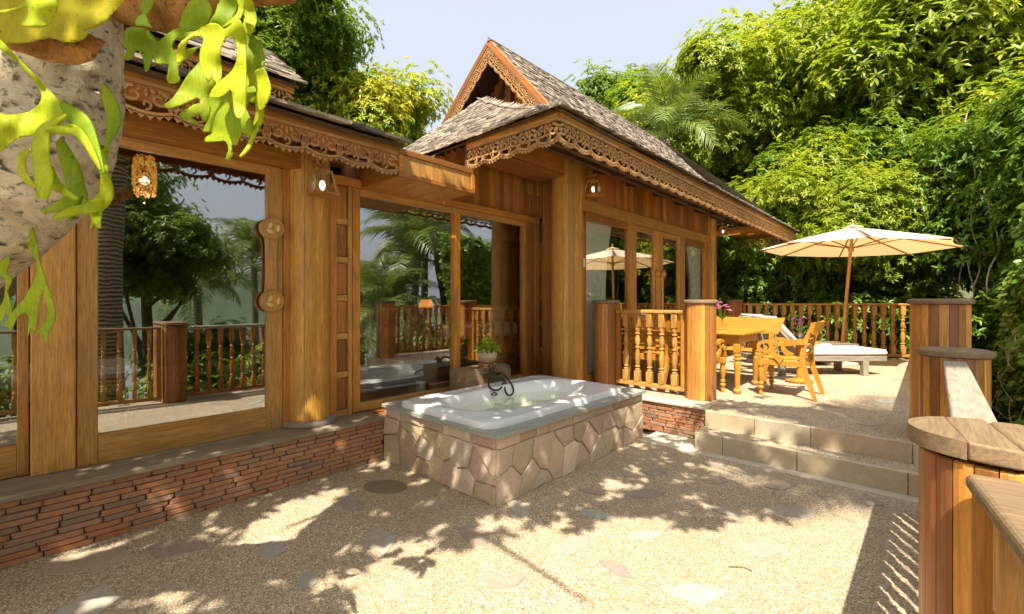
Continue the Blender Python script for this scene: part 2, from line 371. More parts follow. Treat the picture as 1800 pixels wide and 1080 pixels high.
def watermat(name, tint, fac, sc_=8, st=.06):
    m = glassmat(name, fac, tint); n = m.node_tree; g = [x for x in n.nodes if x.type == 'BSDF_GLOSSY'][0]
    tc = N(n, 'ShaderNodeTexCoord'); b = N(n, 'ShaderNodeBump'); b.inputs['Strength'].default_value = st; b.inputs['Distance'].default_value = .02
    n.links.new(noi(n, tc.outputs['Object'], sc_, 3, .5), b.inputs['Height']); n.links.new(b.outputs[0], g.inputs['Normal']); return m
M['water'] = watermat('bath_water', (.86, .89, .78), .06)
M['white'] = simple('white_acrylic', (.80, .81, .82), .16, spec=.6)
M['fabric'] = simple('cream_canvas', (.82, .77, .66), .9, nvar=.06, nscale=6, bmp=.1)
M['cushion'] = simple('cream_cushion', (.78, .74, .66), .9, nvar=.08, nscale=5, bmp=.2)
M['curtain'] = simple('white_curtain', (.88, .88, .83), .9)
M['sheet'] = simple('white_sheet', (.78, .80, .84), .8, nvar=.05, nscale=3, bmp=.4)
M['terracotta'] = simple('terracotta', (.42, .17, .07), .8, nvar=.2, nscale=10)
M['potclay'] = simple('coconut_pot_clay', (.50, .37, .24), .75, nvar=.25, nscale=30, bmp=.3)
M['bronze'] = simple('aged_bronze', (.13, .115, .075), .45, .7, nvar=.3, nscale=20)
M['hose'] = simple('dark_hose', (.045, .045, .038), .4, .3)
M['brass'] = simple('gold_leaf', (.72, .50, .14), .45, .3)
M['black'] = simple('dark_interior', (.02, .015, .012), .9)
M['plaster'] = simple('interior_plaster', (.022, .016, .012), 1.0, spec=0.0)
M['plastic'] = simple('switch_plastic', (.75, .73, .66), .4)
M['pink'] = simple('pink_petal', (.70, .25, .55), .6, nvar=.3, nscale=30)
M['purple'] = simple('purple_petal', (.38, .06, .45), .6, nvar=.3, nscale=30)
M['stem'] = simple('green_stem', (.10, .22, .03), .6)
M['wicker'] = simple('woven_lamp_shade', (.20, .09, .025), .7)
M['wicker'].node_tree.nodes['Principled BSDF'].inputs['Emission Color'].default_value = (1, .38, .06, 1); M['wicker'].node_tree.nodes['Principled BSDF'].inputs['Emission Strength'].default_value = .22
def emit(name, col, st):
    m, n, p, o = newmat(name); e = N(n, 'ShaderNodeEmission'); e.inputs[0].default_value = (*col, 1); e.inputs[1].default_value = st; n.links.new(e.outputs[0], o.inputs[0]); return m
M['bulb'] = emit('lit_bulb', (1, .82, .55), 1.1)
M['shade'] = emit('lit_lamp_shade', (1, .35, .06), .4)
M['soil'] = barkmat('hill_soil', (.05, .05, .02), (.09, .10, .03), (.14, .13, .05), .8, .5)
M['sea'] = watermat('sea_water', (.05, .2, .22), .3, .3, .3)
M['hill'] = simple('wooded_hill', (.06, .09, .05), .9, nvar=.4, nscale=.08)

# ------------------------------------------------------------------ setting: ground, terraces
def hgt(x, y):
    z = -.75
    if x > .6: z = -.75 - 1.0 * min(x - .6, 2) - max(0, x - 2.6) * .38
    if y > 12 or x < -11:
        z += min(6, max(0, y - 12) * .16) + min(4, max(0, -11 - x) * .1)
    z = max(z, -38)
    z += 6 * noise.noise(Vector((x * .01, y * .01, 3))) * min(1, (abs(x) + abs(y)) / 120)
    return z
xs = sorted(set([-9000, -3000, -1000, -400, -200, -100, -60, -40, -30, -24, -18, -14, -11, -8, -4, -1, 0.35, .6, 1.2, 2, 3, 4.5, 6, 8, 11, 15, 20, 27, 35, 48, 65, 90, 140, 300, 900]))
ys = sorted(set([-9000, -3000, -900, -300, -140, -90, -60, -40, -26, -18, -12, -8, -4, 0, 4, 8, 12, 15, 18, 22, 27, 33, 42, 55, 75, 110, 170, 300, 900, 3000, 9000]))
b = MB(); nv = len(ys)
b.quadmesh([(x, y, hgt(x, y)) for x in xs for y in ys], [(i * nv + j, (i + 1) * nv + j, (i + 1) * nv + j + 1, i * nv + j + 1) for i in range(len(xs) - 1) for j in range(len(ys) - 1)])
tag(b.build('ground', M['soil'], smooth=True), kind='structure')
b = MB(); b.quadmesh([(40, -12000, -33), (12000, -12000, -33), (12000, 12000, -33), (40, 12000, -33)], [(0, 1, 2, 3)])
tag(b.build('sea', M['sea']), kind='structure')
b = MB(); hv = []; n_ = 26
for i in range(n_):
    for j in range(n_):
        a, c = i / (n_ - 1) * 2 - 1, j / (n_ - 1) * 2 - 1
        e = max(0, 1 - (a * a + c * c)); hv.append((900 + a * 260, 260 + c * 480, -36 + 95 * e ** 1.2 * (.8 + .5 * noise.noise(Vector((a * 2.1, c * 3.3, 1))))))
b.quadmesh(hv, [(i * n_ + j, (i + 1) * n_ + j, (i + 1) * n_ + j + 1, i * n_ + j + 1) for i in range(n_ - 1) for j in range(n_ - 1)])
tag(b.build('hill', M['hill'], smooth=True), kind='structure')

EDGE = .42
b = MB(); b.box(-3.70, EDGE, -7, 4.5, -.9, 0); terrace = tag(b.build('terrace', M['pebble']), kind='structure')
UZ = .33
up = [(-3.40, 4.84), (-2.3, 4.84), (-1.70, 4.84), (-1.70, 4.78), (EDGE, 4.78), (EDGE, 11.95), (-.2, 11.9), (-3.0, 10.52), (-3.9, 10.35)]
b = MB(); b.prism(up, lambda p: (p[0], p[1], -.9), lambda p: (p[0], p[1], UZ)); upper = tag(b.build('upper_terrace', M['pebble']), kind='structure')
b = MB(); b.box(-1.69, EDGE, 4.515, 4.775, -.1, .168); b.build('lower_step', M['pebble'], upper)
for k, (x0, x1) in enumerate(((-1.695, -1.44), (-1.435, -.835), (-.83, -.12), (-.115, EDGE))):
    b = MB(); b.box(x0, x1, 4.49, 4.535, -.05, .172, .004); b.build('stone_block', M['block'], upper)
for k, (x0, x1) in enumerate(((-1.695, -1.24), (-1.235, -.78), (-.775, -.10), (-.095, EDGE))):
    b = MB(); b.box(x0, x1, 4.765, 4.80, .16, UZ + .004, .004); b.build('stone_block', M['block'], upper)
b = MB(); b.box(-1.70, -1.672, 4.536, 4.764, -.05, .172, .004); b.build('stone_block', M['block'], upper)
# pale concrete strip at the foot of the steps
b = MB(); b.box(-2.24, EDGE, 4.37, 4.488, -.05, .006, .003); tag(b.build('drain_strip', M['concrete']), kind='structure')
b = MB(); b.box(-2.24, -1.70, 4.49, 4.80, -.05, .006, .003); tag(b.build('concrete_apron', M['concrete']), kind='structure')
# flagstones set in the pebbles
def flag(cx, cy, r, ang, z, par, asp=1.5, n=None):
    n = n or rnd.choice((4, 5, 5, 6)); pts = []
    for i in range(n):
        a = 2 * math.pi * (i + rnd.uniform(-.22, .22)) / n; rr = r * rnd.uniform(.8, 1.15)
        x, y = rr * math.cos(a) * asp, rr * math.sin(a) / math.sqrt(asp)
        pts.append((cx + x * math.cos(ang) - y * math.sin(ang), cy + x * math.sin(ang) + y * math.cos(ang)))
    m = MB(); m.prism(pts, lambda p: (p[0], p[1], z - .02), lambda p: (p[0], p[1], z + .005)); m.build('flagstone', M['flag'], par)
fl = [(-3.026,1.602,.13),(-3.258,.633,.16),(-2.846,1.005,.12),(-2.452,1.463,.14),(-2.071,1.906,.12),(-2.631,1.99,.09),(-3.3,2.0,.12),(-2.10,2.36,.10),
      (-2.383,1.009,.07),(-1.974,1.27,.09),(-1.567,3.181,.12),(-1.041,3.313,.10),(-.704,3.602,.14),(-1.669,2.654,.10),(-1.706,3.672,.10),(-2.08,4.0,.10),(-.856,4.082,.13),
      (-.837,2.28,.12),(-1.574,2.204,.12),(-.721,2.949,.12),(-1.246,2.194,.08),(-1.642,1.692,.11),(-2.933,.2,.16),(-3.45,.25,.16),(-1.30,2.62,.09),(-.381,3.743,.08),(-1.268,3.825,.10),(-1.85,3.2,.09),
      (-.5,1.9,.12),(-2.0,.4,.12),(-1.2,1.1,.12),(-1.4,4.15,.08),(-.3,4.2,.09),(-1.9,2.95,.07)]
for x, y, r in fl: flag(x, y, r * .92, rnd.uniform(-.5, 1.4), 0, terrace)
for x, y, r in [(-1.3,5.4,.11),(-.75,5.9,.13),(-.4,5.3,.12),(-1.6,5.15,.12),(-.9,6.9,.13),(-.35,6.6,.14),(-.6,7.7,.14),(-1.2,7.6,.12),(-.25,8.6,.13),(-1.0,5.05,.1),(-.3,9.8,.14)]:
    flag(x, y, r, rnd.uniform(-.5, 1.4), UZ, upper, 1.6)
b = MB(); b.tube([(-.80, 2.62, .006), (-.745, 2.66, .008), (-.70, 2.66, .005)], .0025, 5); tag(b.build('twig', M['bark_dk']), 'thin dry twig lying alone on the sunlit pebble paving', 'twig')
# oval drain patch
b = MB(); pts = [(-3.13 + .17 * math.cos(a) * .9 - .07 * math.sin(a), 1.93 + .10 * math.sin(a) + .09 * math.cos(a)) for a in [k * math.pi / 9 for k in range(18)]]
b.prism(pts, lambda p: (p[0], p[1], -.02), lambda p: (p[0], p[1], .008)); b.build('drain_cover', simple('drain_pebbles', (.20, .16, .10), .8, nvar=.5, nscale=60, bmp=.5), terrace)

# ------------------------------------------------------------------ brick walls
def brick_mesh(k):
    b = MB(); b.box(-.5, .5, -.5, .5, -.5, .5, .0); me = None
    b = MB(); b.box(-.5, .5, -.5, .5, -.5, .5, .07, jit=.022); return b.mesh('brick_mesh', False, M['brick'])
bricks = [brick_mesh(k) for k in range(10)]
def brick_wall(thg, axis, const, a0, a1, z1, courses, L=.185, out=1, start=0):
    ch = z1 / courses
    for c in range(courses):
        a = a0 - rnd.uniform(0, L)
        while a < a1:
            l = L * rnd.uniform(.75, 1.2); e0, e1 = max(a, a0), min(a + l, a1); a += l
            if e1 - e0 < .03: continue
            pr = rnd.uniform(-.004, .006); dep = .10
            if axis == 'x': Mx = Matrix.Translation((const - dep / 2 + pr, (e0 + e1) / 2, ch * (c + .5))) @ Matrix.Rotation(rnd.uniform(-.012, .012), 4, 'X') @ Matrix.Diagonal((dep, (e1 - e0) - .007, ch - .0042, 1))
            else: Mx = Matrix.Translation(((e0 + e1) / 2, const + dep / 2 - pr, ch * (c + .5))) @ Matrix.Rotation(rnd.uniform(-.012, .012), 4, 'Y') @ Matrix.Diagonal(((e1 - e0) - .007, dep, ch - .0042, 1))
            o = link('brick', rnd.choice(bricks), None, thg, Mx)
t = thing('brick_wall', 'long low red brick plinth wall under the weathered sill of the glass doors', 'brick wall', (-3.75, .5, 0))
b = MB(); b.box(-3.95, -3.705, -3.2, 2.26, -.05, .362); b.build('mortar', M['brickjoint'], t)
brick_wall(t, 'x', -3.69, -1.2, 2.262, .362, 10)
t = thing('brick_wall', 'short dark stained brick wall between the bathtub and the stone steps', 'brick wall', (-2.3, 4.83, 0))
b = MB(); b.box(-3.38, -1.712, 4.835, 4.95, -.05, .322); b.build('mortar', M['brickjoint'], t)
b = MB(); b.box(-3.38, -1.70, 4.80, 5.0, .323, .352, .006); b.build('coping', M['concrete'], t)
brick_wall(t, 'y', 4.82, -2.75, -1.70, .322, 9)

# ------------------------------------------------------------------ generic wood builders
def piece(par, name, mat, x0, x1, y0, y1, z0, z1, ch=.004, label=None):
    b = MB(); b.box(x0, x1, y0, y1, z0, z1, ch); return b.build(name, mat, par, label=label)
def stave_mesh(r, thick, n, h, mat, k=3, gap=.0012):
    b = MB(); w_ = 2 * math.pi / n; g = gap / r; vs = []; m = k + 1
    rows = [(r - .004, 0), (r, .004), (r, h - .004), (r - .004, h)]
    for rr, z in rows:
        for i in range(m):
            a = -w_ / 2 + g + (w_ - 2 * g) * i / k; q = rr if 0 < i < k else rr - .0015
            vs.append((q * math.cos(a), q * math.sin(a), z))
    nb = len(vs)
    for z in (0, h):
        for i in (0, k):
            a = -w_ / 2 + g + (w_ - 2 * g) * i / k; vs.append(((r - thick) * math.cos(a), (r - thick) * math.sin(a), z))
    fs = []
    for j in range(3):
        for i in range(k): fs.append((j * m + i, j * m + i + 1, (j + 1) * m + i + 1, (j + 1) * m + i))
    L = [j * m for j in range(4)]; Rr = [j * m + k for j in range(4)]
    fs.append(tuple(L) + (nb + 2, nb)); fs.append(tuple(reversed(Rr)) + (nb + 1, nb + 3))
    fs.append(tuple(range(m)) + (nb + 1, nb)); fs.append(tuple(range(3 * m, 4 * m)) + (nb + 3, nb + 2))
    b.quadmesh(vs, fs); return b.mesh('stave_mesh', False, mat)
def staves(par, c, r, z0, z1, n, mat, ph=0.0):
    me = stave_mesh(r, .03, n, z1 - z0, mat)
    for i in range(n):
        link('stave', me, None, par, Matrix.Translation((c[0], c[1], z0)) @ Matrix.Rotation(ph + 2 * math.pi * i / n, 4, 'Z'))
    b = MB(); b.lathe([(r - .012, z0 + .002), (r - .012, z1 - .002)], (c[0], c[1], 0), 20); b.build('core', M['dark_z'], par)
def cap_disc(par, c, r, z, th=.045, mat=None, n=28, name='cap'):
    b = MB(); b.lathe([(r - .02, z), (r - .004, z + .006), (r, z + th * .5), (r - .006, z + th * .85), (r - .025, z + th), (.001, z + th)], (c[0], c[1], 0), n)
    return b.build(name, mat or M['cap'], par, True)
def round_post(label, c, r, z0, z1, n, group=None):
    t = thing('timber_post', label, 'post', (c[0], c[1], z0), group)
    staves(t, c, r, z0, z1 - .045, n, M['stave'], rnd.random()); cap_disc(t, c, r + .022, z1 - .045)
    return t
G_P = 'stave clad posts around the terraces'
round_post('round stave post at the right end of the short baluster panel, above the steps', (-1.958, 5.36), .17, UZ, 1.475, 19, G_P)
round_post('round stave post against the house wall, left end of the short baluster panel', (-3.215, 5.36), .165, UZ, 1.475, 19, G_P)
round_post('tall round stave post at the right edge of the upper terrace, behind a lower post', (.06, 4.98), .18, UZ - .4, 1.475, 19, G_P)
round_post('lower round stave post with a red brown cap at the foot of the steps', (.115, 4.03), .165, 0, 1.15, 19, G_P)
round_post('small far post at the left end of the long far balustrade', (-3.05, 10.28), .15, UZ, 1.50, 14, G_P)
# near pier with racetrack plan
t = thing('timber_post', 'wide near pier with a rounded grey plank cap in the lower right corner', 'post', (.3, 1.505, 0), G_P)
me = stave_mesh(.145, .03, 24, 1.10, M['stave'])
for i in range(6, 19): link('stave', me, None, t, Matrix.Translation((.125, 1.512, 0)) @ Matrix.Rotation(2 * math.pi * i / 24, 4, 'Z'))
wd = .052; x = .127
while x < .75:
    for y in (1.367, 1.627): piece(t, 'stave', M['stave'], x, x + wd - .0018, y, y + .03, 0, 1.10, .0015)
    x += wd; wd = rnd.choice((.036, .045, .05, .04))
b = MB(); b.box(.06, .73, 1.399, 1.625, 0, 1.09); b.build('core', M['dark_z'], t)
def cap_outline(off):
    pts = []
    for k in range(15):
        a = math.pi / 2 + math.pi * k / 14; pts.append((.135 + (.188 + off) * math.cos(a), 1.515 + (.168 + off) * math.sin(a)))
    return pts + [(.80, 1.515 - .168 - off), (.80, 1.515 + .168 + off)]
def clip_poly(poly, a, b_, c):  # keep a*x+b*y<=c
    out = []
    for i in range(len(poly)):
        p, q = poly[i], poly[(i + 1) % len(poly)]; dp = a * p[0] + b_ * p[1] - c; dq = a * q[0] + b_ * q[1] - c
        if dp <= 0: out.append(p)
        if dp * dq < 0: k = dp / (dp - dq); out.append((p[0] + (q[0] - p[0]) * k, p[1] + (q[1] - p[1]) * k))
    return out
lo = -1
for hi in (.045, .125, .20, .29, .38, .48, .60, 2):
    rings = []
    for off, z in ((-.012, 1.102), (0, 1.112), (.001, 1.135), (-.008, 1.146), (-.02, 1.150)):
        p_ = clip_poly(clip_poly(cap_outline(off), 1, .12, hi - .0006 + .18), -1, -.12, -(lo + .0006 + .18)); rings.append([(x, y, z) for x, y in p_])
    if False:
        b = MB(); n0 = len(rings[0]); vs = [v for r_ in rings for v in r_]
        fs = [tuple(range(n0 - 1, -1, -1)), tuple(4 * n0 + i for i in range(n0))] + [(j * n0 + i, j * n0 + (i + 1) % n0, (j + 1) * n0 + (i + 1) % n0, (j + 1) * n0 + i) for j in range(4) for i in range(n0)]
        b.quadmesh(vs, fs); b.build('cap_plank', M['cap'], t)
    else:
        b = MB(); q_ = [(x, y) for x, y, z in rings[0]]; b.prism(q_, lambda p: (p[0], p[1], 1.110), lambda p: (p[0], p[1], 1.150)); b.build('cap_plank', M['cap'], t)
    lo = hi
for o in list(COL.objects):
    if o.name.startswith('cap_plank'): md = o.modifiers.new('bevel', 'BEVEL'); md.width = .017; md.segments = 4; md.limit_method = 'ANGLE'; md.angle_limit = R(50); o.data.polygons.foreach_set('use_smooth', [True] * len(o.data.polygons)); o.data.set_sharp_from_angle(angle=R(40))

# balusters
def baluster_mesh(h, r=.034, n=12, mat=None):
    b = MB(); q = h
    b.box(-r, r, -r, r, 0, .16 * q, .006); b.box(-r * .98, r * .98, -r * .98, r * .98, .80 * q, q, .006)
    prof = [(r * .8, .16), (r * .95, .18), (r * .6, .195), (r * .62, .205), (r * 1.02, .22), (r * .65, .235), (r * .75, .26), (r * 1.0, .33), (r * .92, .40), (r * .62, .47), (r * .6, .485), (r * .95, .50), (r * .6, .515),
            (r * .62, .53), (r * .95, .56), (r * .9, .62), (r * .6, .68), (r * .6, .69), (r * .98, .705), (r * .6, .72), (r * .65, .735), (r * .95, .765), (r * .8, .80)]
    b.lathe([(a, z * q) for a, z in prof], (0, 0, 0), n)
    return b.mesh('baluster_mesh', True, mat or M['teak_z'])
def balustrade(label, p0, p1, z0, n, h=1.02, rail_w=.10, group=None, ends=True, mat='teak_x', bal=None, rails=True, closed=False, rw=.034, railmat=None, rail_th=.045, balmat='teak_z'):
    p0 = Vector((*p0, 0)); p1 = Vector((*p1, 0)); d = p1 - p0; L = d.length; ang = math.atan2(d.y, d.x)
    t = thing('balustrade', label, 'railing', (p0.x, p0.y, z0), group)
    Mw = Matrix.Translation((p0.x, p0.y, z0)) @ Matrix.Rotation(ang, 4, 'Z')
    def bx(nm, *a, m=mat):
        b = MB(); b.box(*a, .008); o = link(nm, b.mesh(nm, False, M[m]), None, t, Mw); reg(o, t)
    bx('top_rail', 0, L, -rail_w / 2, rail_w / 2, h - rail_th, h, m=railmat or mat)
    tr_ = KIDS[t.name][-1]; tr_.modifiers.new('bevel', 'BEVEL').width = .006
    bx('bottom_rail', 0, L, -.035, .035, .05, .10)
    if ends:
        bx('end_stile', 0, .055, -.034, .034, .10, h - rail_th, m='teak_z'); bx('end_stile', L - .055, L, -.034, .034, .10, h - rail_th, m='teak_z')
    me = baluster_mesh(h - rail_th - .10, rw, mat=M[balmat])
    for i in range(n):
        x = (i + .5) / n * (L - .11) + .055 if ends else (i + .5) / n * L
        link('baluster', me, None, t, Mw @ Matrix.Translation((x, 0, .10)))
    return t
G_B = 'turned baluster railings of the terraces'
balustrade('short golden baluster panel between the two round posts above the brick wall', (-3.05, 5.36), (-2.13, 5.36), UZ, 5, 1.02, .09, G_B, rw=.037, mat='honey_x', balmat='honey_z')
balustrade('long far balustrade behind the umbrella and loungers', (-2.90, 10.34), (-.12, 11.70), UZ, 19, 1.09, .10, G_B, rw=.042, mat='honey_x', balmat='honey_z')
balustrade('short stretch of far balustrade left of the small far post, half hidden', (-4.3, 10.28), (-3.2, 10.28), UZ, 7, 1.05, .10, G_B, rw=.042)
balustrade('right side balustrade of the upper terrace hidden behind the tall post', (.10, 5.17), (.10, 11.75), UZ, 40, 1.04, .10, G_B)
balustrade('grey topped rail between the near pier and the lower post', (.10, 1.70), (.115, 3.87), 0, 14, 1.09, .105, G_B, ends=False, railmat='grey_x', rail_th=.05)
balustrade('near railing running out of the frame at the lower right corner', (.82, -4.2), (.098, 1.355), 0, 34, 1.092, .088, G_B, railmat='cap', rail_th=.035, rw=.026, mat='honey_x', balmat='honey_z')

# ------------------------------------------------------------------ carved boards
def lace_mesh(L, h, mat, th=.018, rich=True):
    b = MB(); f = lambda x, z, t_: (x, t_, z)
    b.box(0, L, -.004, th + .004, -.10 * h, 0, .0)
    arc = lambda x: -h * (.74 + .13 * math.sin(math.pi * x / L))
    m = 12; pts = [(L * i / m, arc(L * i / m)) for i in range(m + 1)]
    b.ribbon2(pts, [.11 * h] * (m + 1), f, th)
    for i in range(6):      # pointed teeth
        x0 = L * i / 6; x1 = L * (i + 1) / 6; xm = (x0 + x1) / 2
        b.prism([(x0, arc(x0) - .03 * h), (x1, arc(x1) - .03 * h), (xm, arc(xm) - .16 * h)], lambda p: (p[0], 0, p[1]), lambda p: (p[0], th, p[1]))
    def spiral(cx, cz, r0, r1, a0, turns, wd, k=12):
        p_ = []
        for i in range(k + 1):
            t_ = i / k; a = a0 + turns * 2 * math.pi * t_; rr = r0 + (r1 - r0) * t_; p_.append((cx + rr * math.cos(a), cz + rr * math.sin(a)))
        b.ribbon2(p_, [wd * (1 - .4 * i / k) for i in range(k + 1)], f, th)
    spiral(L * .27, -.42 * h, .24 * h, .05 * h, math.pi * .5, 1.15, .085 * h)
    spiral(L * .73, -.42 * h, .24 * h, .05 * h, math.pi * .5, -1.15, .085 * h)
    spiral(L * .5, -.62 * h, .15 * h, .03 * h, -math.pi / 2, .9, .06 * h, 9)
    spiral(0, -.45 * h, .16 * h, .16 * h, -math.pi / 2, .5, .07 * h, 6); spiral(L, -.45 * h, .16 * h, .16 * h, math.pi / 2, .5, .07 * h, 6)
    for (cx, cz, an, s_) in ((.5, -.30, 90, 1), (.12, -.22, 35, .8), (.88, -.22, 145, .8), (.38, -.22, 60, .7), (.62, -.22, 120, .7), (.06, -.62, 60, .8), (.94, -.62, 120, .8)):
        a = R(an); l = .15 * h * s_; wd = .05 * h * s_; c_, s2 = math.cos(a), math.sin(a)
        pl = [(cx * L + x * c_ - y * s2, cz * h + x * s2 + y * c_) for x, y in ((-l, 0), (-l * .2, wd), (l * .4, wd * .7), (l, 0), (l * .4, -wd * .7), (-l * .2, -wd))]
        b.prism(pl, lambda p: (p[0], .002, p[1]), lambda p: (p[0], th + .004, p[1]))
    return b.mesh('carved_panel_mesh', False, mat)
def lace_run(par, p0, p1, h, L=.24, mat=None, side=1, bname='eave_board', topw=.0, back=True):
    """carved board hanging below the line p0->p1 (panels in the vertical plane through it)"""
    p0 = Vector(p0); p1 = Vector(p1); d = p1 - p0; n = max(1, round(d.length / L)); l = d.length / n; me = lace_mesh(l, h, mat or M['carve'])
    x = d.normalized(); y = Vector((0, 0, 1)).cross(x).normalized(); z = x.cross(y)
    Rm = Matrix((x, y, z)).transposed().to_4x4()
    b = MB(); b.box(0, d.length, -.012, .03, -.012, .06, .004); rail = link(bname, b.mesh(bname, False, M['teak_x']), None, par, Matrix.Translation(p0) @ Rm)
    for i in range(n):
        o = bpy.data.objects.new('carved_panel', me); COL.objects.link(o); o.parent = rail
        o.matrix_parent_inverse = Matrix(); o.matrix_basis = Matrix.Translation((l * i, 0, -.012))
    return rail

# ------------------------------------------------------------------ shingles
SH_MESH = []
for k in range(6):
    b = MB(); b.box(-.5, .5, -.5, .5, -.5, .5, .0, jit=.0)
    b.v = [(x + rnd.uniform(-.04, .04), y + rnd.uniform(-.06, .06), z + rnd.uniform(-.12, .12)) for x, y, z in b.v]; SH_MESH.append(b.mesh('shingle_mesh', False, M['shingle']))
def shingle_field(par, f, tlen, slen, dom, expo, wid, th=.016, seed=1, maxobj=300, curve=None):
    """f(s,t)->Vector; t in 0..1 up the slope, s in metres along; dom(t)->(s0,s1)"""
    rg = random.Random(seed); mats = []
    rows = int(tlen / expo)
    for i in range(rows + 1):
        t_ = i / rows; s0, s1 = dom(t_); s = s0 - rg.uniform(0, wid)
        while s < s1:
            w_ = wid * rg.uniform(.6, 1.3); a, c = max(s, s0), min(s + w_, s1); s += w_
            if c - a < wid * .2: continue
            m_ = (a + c) / 2; tt = min(max(t_, 0), .985)
            p = f(m_, tt); up_ = (f(m_, min(tt + .02, 1)) - f(m_, max(tt - .005, 0))).normalized(); sd = (f(m_ + .05, tt) - f(m_ - .05, tt)).normalized()
            nr = sd.cross(up_).normalized()
            if nr.z < 0: nr = -nr
            L = expo * 2.1 * rg.uniform(.9, 1.15); tilt = .11 + rg.uniform(-.02, .05)
            yv = (up_ * math.cos(tilt) - nr * math.sin(tilt)).normalized(); zv = sd.cross(yv).normalized()
            if zv.dot(nr) < 0: zv = -zv
            cpos = p + yv * (L * .5 - expo * .25 - (.03 if i == 0 else 0)) + nr * (.016 + rg.uniform(0, .006))
            Mt = Matrix((sd * (c - a - .004), yv * L, zv * th * rg.uniform(.7, 1.4))).transposed().to_4x4()
            mats.append(Matrix.Translation(cpos) @ Mt)
    mats.sort(key=lambda m: (m.translation - CC).length)
    for m_ in mats[:maxobj]: link('shingle', rg.choice(SH_MESH), None, par, m_)
    rest = mats[maxobj:]
    if rest:
        A = np.array([np.array(m_) for m_ in rest]); base = [np.array([tuple(v.co) + (1,) for v in me.vertices]) for me in SH_MESH]; V = []
        for i in range(len(rest)): V.append((A[i] @ base[i % 6].T).T[:, :3])
        V = np.concatenate(V).astype(np.float32); fq = np.array([p.vertices[:] for p in SH_MESH[0].polygons]); F_ = (np.arange(len(rest))[:, None, None] * 8 + fq[None]).reshape(-1, 4)
        o = link('shingle_courses', np_mesh('shingle_courses', V, F_, M['shingle']), None, par); o['kind'] = 'stuff'
def np_mesh(name, V, F_, mat, smooth=False):
    me = bpy.data.meshes.new(name); n, k = F_.shape
    me.vertices.add(len(V)); me.vertices.foreach_set('co', V.astype(np.float32).ravel())
    me.loops.add(n * k); me.loops.foreach_set('vertex_index', F_.astype(np.int32).ravel())
    me.polygons.add(n); me.polygons.foreach_set('loop_start', np.arange(0, n * k, k, dtype=np.int32))
    try: me.polygons.foreach_set('loop_total', np.full(n, k, dtype=np.int32))
    except Exception: pass
    if smooth: me.polygons.foreach_set('use_smooth', np.ones(n, dtype=bool))
    me.materials.append(mat); me.update(calc_edges=True); me.validate(); return me

#@@HOUSE
# ------------------------------------------------------------------ glass wing of the house (left)
FZ = .40; WX = -4.0
H = thing('timber_house', 'timber wing on the left with tall glass doors and carved eaves', 'house', (-5.5, 1, 0))
b = MB(); b.box(-4.02, -3.655, -3.2, 2.262, .364, FZ, .008); b.build('door_sill', M['sill'], H, label='weathered grey brown wooden sill')
piece(H, 'window_sill', M['teak_y'], -4.02, -3.70, 2.264, 4.78, .36, FZ + .01)
# sliding glass door leaf
def glazed(par, name, X, y0, y1, z0, z1, stl, str_, rt, rb, mat='honey', dep=.05, gx=0, pane_name='glass_pane', lab=None):
    """frame in the plane x=X: stile widths stl/str_, rails rt/rb"""
    g = MB(); g.box(X - .004 + gx, X + .004 + gx, y0 + stl - .003, y1 - str_ + .003, z0 + rb - .003, z1 - rt + .003)
    d = g.build(name, M['glass'], par, label=lab)
    for a_, c_ in ((y0, y0 + stl), (y1 - str_, y1)): fr = MB(); fr.box(X - dep / 2, X + dep / 2, a_, c_, z0, z1, .004); fr.build('stile', M[mat + '_z'], d)
    for a_, c_ in ((z1 - rt, z1), (z0, z0 + rb)): rl = MB(); rl.box(X - dep / 2 + .001, X + dep / 2 - .003, y0 + stl, y1 - str_, a_, c_, .003); rl.build('rail', M[mat + '_y'], d)
    return d
glazed(H, 'sliding_door', -3.985, .235, 1.475, FZ, 2.56, .10, .125, .07, .19)
glazed(H, 'sliding_door', -4.05, -1.3, .03, FZ, 2.56, .10, .05, .07, .19)
glazed(H, 'sliding_door', -4.05, -2.9, -1.32, FZ, 2.56, .10, .10, .07, .19)
piece(H, 'door_post', M['honey_z'], -4.08, -3.945, .035, .230, FZ, 2.56, .006)
# door pull: two discs joined by a waisted bar
def pull(par, X, Y, z0, z1, r, both=True, th=.05):
    pts = crom([(z0, .66), (z0 + (z1 - z0) * .2, .48), ((z0 + z1) / 2, .42), (z1 - (z1 - z0) * .2, .48), (z1, .66)], 5)
    b = MB(); poly = [(Y + r * w_, z) for z, w_ in pts] + [(Y - r * w_, z) for z, w_ in reversed(pts)]
    b.prism(poly, lambda p: (X, p[0], p[1]), lambda p: (X + th * .7, p[0], p[1])); o = b.build('door_handle', M['honey_z'], par)
    for z in (z0, z1):
        d = MB(); Mz = Matrix.Translation((X, Y, z)) @ Matrix.Rotation(R(90), 4, 'Y')
        d.lathe([(r * .96, -.0), (r, .01), (r, th + .014), (r * .94, th + .022), (r * .86, th + .022), (r * .84, th + .012), (.001, th + .012)], n=28, M=Mz); d.build('handle_disc', M['honey_z'], par, True)
        for (cy, cz, an) in ((-.25, .22, 60), (-.28, -.30, -20), (.45, .0, 80)):
            a = R(an); l = r * .36; wd = r * .16; c_, s2 = math.cos(a), math.sin(a)
            pl = [(Y + cy * r + x * c_ - y * s2, z + cz * r + x * s2 + y * c_) for x, y in ((-l, 0), (-l * .2, wd), (l * .5, wd * .8), (l, 0), (l * .5, -wd * .8), (-l * .2, -wd))]
            g = MB(); g.prism(pl, lambda p: (X + th + .010, p[0], p[1]), lambda p: (X + th + .020, p[0], p[1])); g.build('carved_leaf', M['brass'], par)
pull(H, -3.96, 1.375, 1.455, 2.045, .088)
